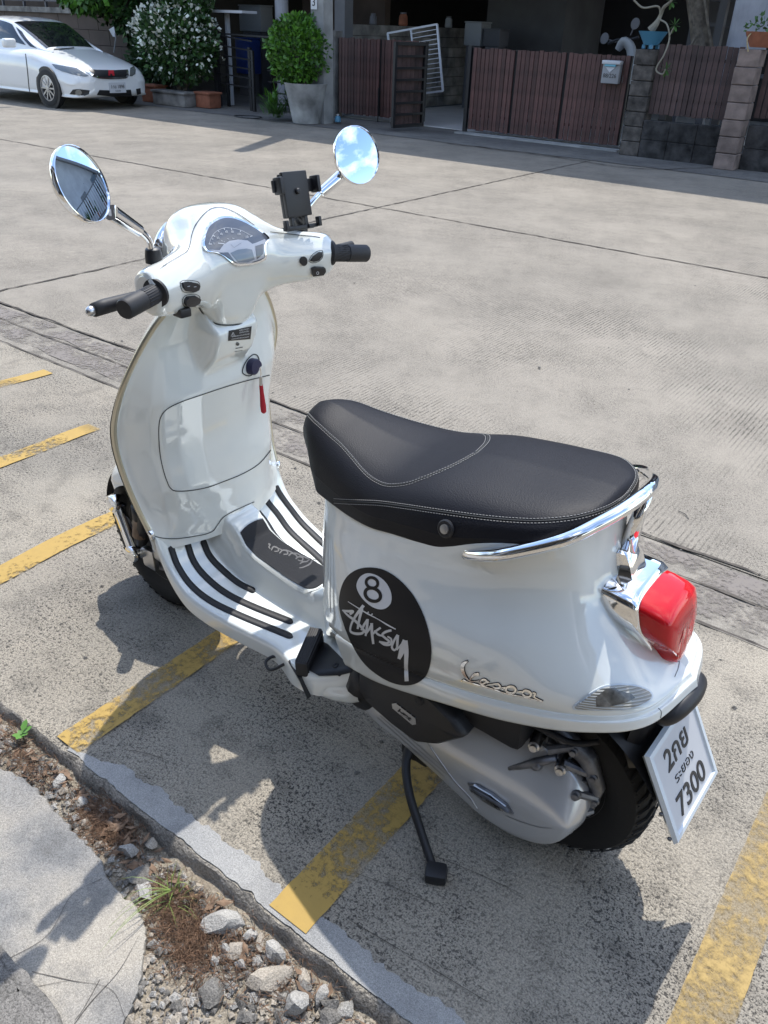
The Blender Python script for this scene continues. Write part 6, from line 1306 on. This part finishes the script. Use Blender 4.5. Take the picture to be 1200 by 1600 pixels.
mb = MB(); mb.tube([q0+dn*.024, q0+dn*.046], .0042, 10, flat=.6); kobj('crimp', 'alloy', mb)
mb = MB(); mb.tube([q0+dn*.044, q0+dn*.065+ux*.0015, q0+dn*.10+ux*.004, q0+dn*.116+ux*.005, q0+dn*.120+ux*.005], [.0045, .005, .0072, .0066, .003], 12, flat=.5); kobj('strap', 'redstrap', mb)
CL = SCM.inverted() @ Vector(CAM); RM = SCM.to_3x3().inverted()
def impt(px, xh):
    """point on the photo ray at depth xh in the handlebar frame"""
    iv = (SCM @ HM).inverted(); o = iv @ Vector(CAM); d = iv.to_3x3() @ Vector(np.array([(px[0]-600)/FPX, (px[1]-800)/FPX, 1.0]) @ AX); t = (xh-o.x)/d.x; return Vector(hp(o+d*t))
impt0 = impt
# ---- handlebar: grips, lever, switches, dial, mirrors
def sgrip(name, a, b, side):
    a, b = Vector(hp(a)), Vector(hp(b)); ax = (b-a).normalized(); L = (b-a).length; mb = MB(); mb.lathe(a, ax, [(-.01, .0185), (0, .027), (.006, .027), (.008, .0185), (L*.46, .0175), (L*.47, .019), (L*.96, .019), (L, .0165), (L+.001, 0)], 28)
    g_ = sub('grip', 'rubber', mb, smooth='angle'); m2 = MB()
    for k in range(26):
        t = 2*math.pi*k/26; u_ = ax.orthogonal().normalized(); w_ = ax.cross(u_); d = u_*math.cos(t)+w_*math.sin(t); m2.tube([a+ax*.012+d*.0176, a+ax*L*.45+d*.0176], .0013, 4)
    sub('grip_rib', 'grip', m2, g_, smooth=False); m3 = MB()
    return g_
sgrip('left_grip', (.022, .226, .010), (-.010, .318, .004), 1)
sgrip('right_grip', (.022, -.226, .010), (-.008, -.318, .000), -1)
mb = MB(); a = Vector(hp((.055, .215, -.012))); mb.tube([a, Vector(hp((.058, .25, -.004))), Vector(hp((.052, .32, -.004))), Vector(hp((.046, .345, -.004)))], [.012, .0125, .0135, .0125], 14, flat=1.1); lv = sub('brake_lever', 'rubber', mb)
mb = MB(); e = Vector(hp((.046, .346, -.004))); mb.lathe(e, Vector(hp((.040, .37, -.004)))-e, [(0, .0085), (.006, .0095), (.012, .008), (.016, .004), (.017, 0)], 14); sub('lever_tip', 'alloy', mb, lv)
mb = MB(); mb.tube([Vector(hp((.058, -.215, -.012))), Vector(hp((.062, -.25, -.0))), Vector(hp((.058, -.335, .004)))], [.012, .011, .010], 12); sub('brake_lever', 'rubber', mb)
def sw(poly, th, name='switch', mt_='black'): return sub(name, mt_, head_s.fill(poly, .0004, 2, th), hset, smooth='angle')
sw([(283, 442), (290, 440), (306, 442), (310, 446), (308, 452), (300, 455), (289, 454), (285, 449)], .005); sw([(287, 468), (291, 463), (304, 461.5), (310, 465), (308, 471), (300, 476), (290, 477), (287, 474)], .007)
mb = MB(); mb.bbox(impt0((284, 487), .030), (.030, .026, .018), .004, HM.to_3x3()); sub('switch', 'black', mb, hset, smooth='angle')
sw([(484, 407), (489, 400), (497, 394), (502, 394), (502, 400), (497, 406), (489, 408)], .004); sw([(486, 418), (492, 416), (506, 417), (506.5, 422), (503, 427), (487, 429)], .007); sw(loop(473.5, 407.3, 5.6, 6.8, 0), .004, 'button')
mb = head_s.stroke([(289, 447), (293, 446)], .8, .0062, 6); head_s.stroke([(299, 447), (303, 446.5)], .8, .0062, 6, mb=mb); head_s.stroke(loop(493.5, 423.5, 1.7, 1.9, 0), .7, .0080, 16, closed=True, mb=mb); sub('switch_print', 'dialprint', mb, hset)
for pts in ([(281, 441), (288, 438), (307, 439.5), (312, 445.5), (310, 453), (300, 457), (288, 456.5), (283, 451), (281, 441)], [(482, 408), (487, 399), (496, 392.5), (503.5, 392), (504, 401), (498, 408), (488, 410.5), (482, 408)], [(284.5, 468), (290, 461.5), (304, 459.5), (312, 464), (310, 472), (301, 478), (289, 479), (285, 474), (284.5, 468)]):
    sub('switch_rim', 'gap', head_s.stroke(pts, .8, .0008, 60), hset)
sub('cover_joint', 'gap', head_s.stroke([(249, 420), (263, 411), (280, 401), (293, 392), (298, 379), (300, 368), (306, 352), (318, 336), (332, 326), (350, 325.5), (372, 335), (397, 352.5)], 1.0, .0014, 120), hset)
sub('cover_joint', 'gap', head_s.stroke([(422, 362.5), (440, 364.5), (462, 367), (485, 369), (500, 371)], 1.0, .0007, 60), hset)
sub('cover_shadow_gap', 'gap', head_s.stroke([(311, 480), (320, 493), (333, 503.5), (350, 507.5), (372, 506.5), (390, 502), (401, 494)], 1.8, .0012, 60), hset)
def Z7(p): return (300+p[0]*130/1200, 330+p[1]*130/1200)
dial = cr(np.array([Z7(p) for p in [(140, 480), (160, 360), (215, 225), (320, 135), (440, 88), (560, 90), (700, 130), (850, 205), (1000, 300), (1085, 370), (1095, 420), (1055, 480), (1050, 580), (1055, 680), (960, 735), (800, 770), (640, 780), (560, 745), (440, 650), (320, 600), (190, 580)]]), 110, True); cd = dial.mean(0)
dl = sub('instrument_dial', 'chrome', head_s.fill(dial, .0006, 3, .0035), smooth='angle')
sub('instrument_glass', 'dialface', head_s.fill((dial-cd)*np.array([.935, .92])+cd, .0046, 3), dl)
sil = [Z7(p) for p in [(200, 565), (380, 570), (430, 500), (520, 440), (650, 420), (780, 430), (850, 480), (900, 465), (1030, 410), (1045, 440), (1010, 480), (1010, 560), (1020, 660), (960, 690), (800, 745), (640, 750), (560, 700), (440, 615), (320, 590)]]
sub('dial_trim', 'dialsilver', head_s.fill(sil, .0052, 2), dl)
sub('lcd', 'lcd', head_s.fill([Z7(p) for p in [(530, 610), (640, 560), (760, 545), (840, 560), (880, 690), (780, 735), (640, 735)]], .0058, 2), dl)
sub('tell_tale', 'dialface', head_s.fill([Z7(p) for p in [(890, 510), (1000, 475), (1000, 620), (910, 690)]], .0058, 2), dl); sub('tell_tale', 'dialface', head_s.fill([Z7(p) for p in [(370, 605), (500, 600), (590, 720), (560, 715), (450, 640)]], .0058, 2), dl)
mb = MB()
for a, b, w in [((225, 485), (270, 488), 1.4), ((270, 412), (290, 420), 1), ((290, 365), (318, 380), 1.4), ((360, 298), (378, 315), 1), ((445, 262), (455, 285), 1.4), ((550, 262), (556, 285), 1.4), ((685, 292), (675, 312), 1.2), ((850, 365), (818, 380), 1.4), ((360, 472), (450, 482), 1.6), ((405, 435), (425, 445), .8), ((490, 405), (515, 415), .8), ((560, 400), (590, 405), .8), ((440, 450), (460, 455), .8)]: head_s.stroke([Z7(a), Z7(b)], w*.8, .0052, 6, mb=mb)
head_s.stroke([Z7(p) for p in [(230, 480), (265, 400), (330, 315), (440, 262), (560, 258), (690, 290), (840, 365)]], .45, .005, 60, mb=mb)
for tx, p in (('0', (300, 475)), ('20', (358, 400)), ('40', (408, 345)), ('60', (480, 312)), ('80', (565, 312)), ('100', (655, 342)), ('120', (765, 385))):
    h_ = head_s.px(Z7(p)); A, B = head_s.px(Z7((p[0]-30, p[1]+5))), head_s.px(Z7((p[0]+30, p[1]-5)))
    if h_ and A and B: ux = (B[0]-A[0]).normalized(); text_on(mb, tx, .0062, h_[0]+h_[1]*.0053, ux, h_[1].cross(ux), .0001)
sub('dial_marks', 'dialprint', mb, dl, smooth=False, recalc=False)
head_s.stroke([Z7((540, 490)), Z7((585, 535)), Z7((690, 465))], .6, .0058, raw=True, mb=(mb := MB())); sub('dial_crease', 'lcd', mb, dl)
# mirrors
CL = SCM.inverted() @ Vector(CAM); RM = SCM.to_3x3().inverted()
def mirror(pxc, xh, major, minor, imdir, stem, sxh, boot):
    c = impt(pxc, xh); view = (CL-c).normalized(); d3 = RM @ Vector(np.array([imdir[0], imdir[1], 0]) @ AX); d3 = (d3-view*d3.dot(view)).normalized()
    th = math.acos(minor/major); n_ = view*math.cos(th)+d3*math.sin(th); dist = (Vector(CL)-c).length; zax = (RM.inverted() @ (c-Vector(CL))).dot(Vector(AX[2])); Rr = major/FPX*zax*.97
    mb = MB(); mb.lathe(c, n_, [(-.022, Rr*.25), (-.020, Rr*.6), (-.013, Rr*.88), (-.004, Rr*.99), (.003, Rr), (.0055, Rr*.99), (.006, Rr*.968), (.0035, Rr*.958), (.002, Rr*.9), (.0015, 0)], 56); mo_ = sub('mirror', 'chrome', mb, smooth='angle')
    mb = MB(); u0 = n_.orthogonal().normalized(); w0 = n_.cross(u0); mb.grid(np.array([[tuple(c+n_*(.0034+.0026*(1-r_*r_))+(u0*math.cos(a_)+w0*math.sin(a_))*Rr*.962*r_) for a_ in np.linspace(0, 2*math.pi, 49)[:-1]] for r_ in (1, .9, .75, .6, .45, .3, .15, .01)]), cv=True); sub('mirror_glass', 'mirror', mb, mo_)
    P = [impt(p, x) for p, x in zip(stem, sxh)]; C_ = cr(np.array([tuple(p) for p in P]), 40); mb = MB(); mb.tube(C_, .0068, 12)
    e = P[-1]; sl = P[-3] if len(P) > 3 else P[-2]; dd = (e-sl).normalized(); mb.tube([sl, sl+dd*.002, e-dd*.004, e], [.0085, .0112, .0142, .0142], 16); st2 = sub('mirror_stem', 'chrome', mb, mo_, smooth='angle')
    b = P[0]; up = (P[1]-P[0]).normalized(); up = HM.to_3x3() @ Vector((0, 0, 1)); b0_ = Vector(hp(boot)); mb = MB(); mb.lathe(b0_, up, [(-.012, .0165), (0, .0165), (.013, .0145), (.016, .011), (.0165, .004)], 20); sub('mirror_boot', 'black', mb, mo_, smooth='angle'); return c, n_
mirror((126.5, 288.5), .035, 61.2, 36.3, (.93, -.363), [(238, 398), (236, 388), (231, 374), (218, 361), (196, 348), (174, 332)], [.070, .070, .069, .066, .058, .046], (.072, .192, .062))
mirror((556.7, 243), .040, 44.6, 35.1, (.96, -.27), [(468, 362), (472, 345), (482, 325), (500, 303), (513, 291), (541, 268)], [.080, .078, .074, .068, .064, .052], (.080, -.178, .050))

# ---- phone holder clamped to the right mirror stem (a thing of its own)
hb = impt((470, 352), .066); phn = thing('phone_holder', 'empty black phone holder clamped on the right handlebar mirror stem', 'phone holder', tuple(SCM @ hb), SCM.to_3x3())
def ph_obj(name, mt_, mb, parent=phn, smooth='angle'): return mb.obj(name, mt_, parent, smooth=smooth, base=tuple(hb))
TLp, TRp, BRp, BLp = impt((434, 270), .045), impt((473, 267), .045), impt((493, 334), .025), impt((456, 339.5), .025)
cx = (TLp+TRp+BRp+BLp)/4; ux = ((TRp-TLp)+(BRp-BLp)).normalized(); vy = ((TLp-BLp)+(TRp-BRp)); nz_ = ux.cross(vy).normalized(); vy = nz_.cross(ux); hh_ = ((TLp-BLp).length+(TRp-BRp).length)/4; ww_ = ((TRp-TLp).length+(BRp-BLp).length)/4
nz_ = nz_ if nz_.dot(Vector(CL)-cx) > 0 else -nz_; Rm = Matrix((ux, vy, nz_)).transposed()
def pb(name, a, b, o, d, bev=.002, parent=None, mt_='black'): mb = MB(); mb.bbox(cx+ux*a+vy*b+nz_*o, d, bev, Rm); return ph_obj(name, mt_, mb, parent or phn)
back = pb('back_plate', 0, 0, -.004, (2*ww_, 2*hh_, .010), .003); pb('back_plate', -.002, -.002, -.013, (2*ww_*.94, 2*hh_*.97, .010), .003)
mb = MB(); mb.lathe(cx+vy*hh_*.12, nz_, [(-.002, .006), (.006, .006), (.0075, .0045), (.008, 0)], 18); ph_obj('button', 'black', mb, back)
pb('arm', -ww_-.006, hh_*.42, -.010, (.03, .024, .008)); pb('claw', -ww_-.012, hh_*.42, .000, (.011, .034, .026), .004); pb('arm', ww_+.008, hh_*.34, -.010, (.035, .026, .008)); pb('claw', ww_+.021, hh_*.36, .000, (.009, .034, .026), .003)
for s in (-1, 1):
    pb('foot_arm', s*ww_*.55, -hh_-.010, -.008, (.009, .022, .010)); pb('foot_arm', s*ww_*.95, -hh_-.021, -.004, (.026, .008, .012)); pb('hook', s*(ww_+.012), -hh_-.014, .004, (.008, .020, .012))
pb('foot_bar', 0, -hh_-.022, -.008, (2*ww_*1.1, .009, .012))
mb = MB(); mb.tube([hb-Vector((0, 0, .012)), hb+Vector((0, 0, .012)), cx-vy*(hh_*.75)-nz_*.02, cx-vy*hh_*.2-nz_*.018], [.015, .012, .010, .010], 14); ph_obj('clamp', 'black', mb)
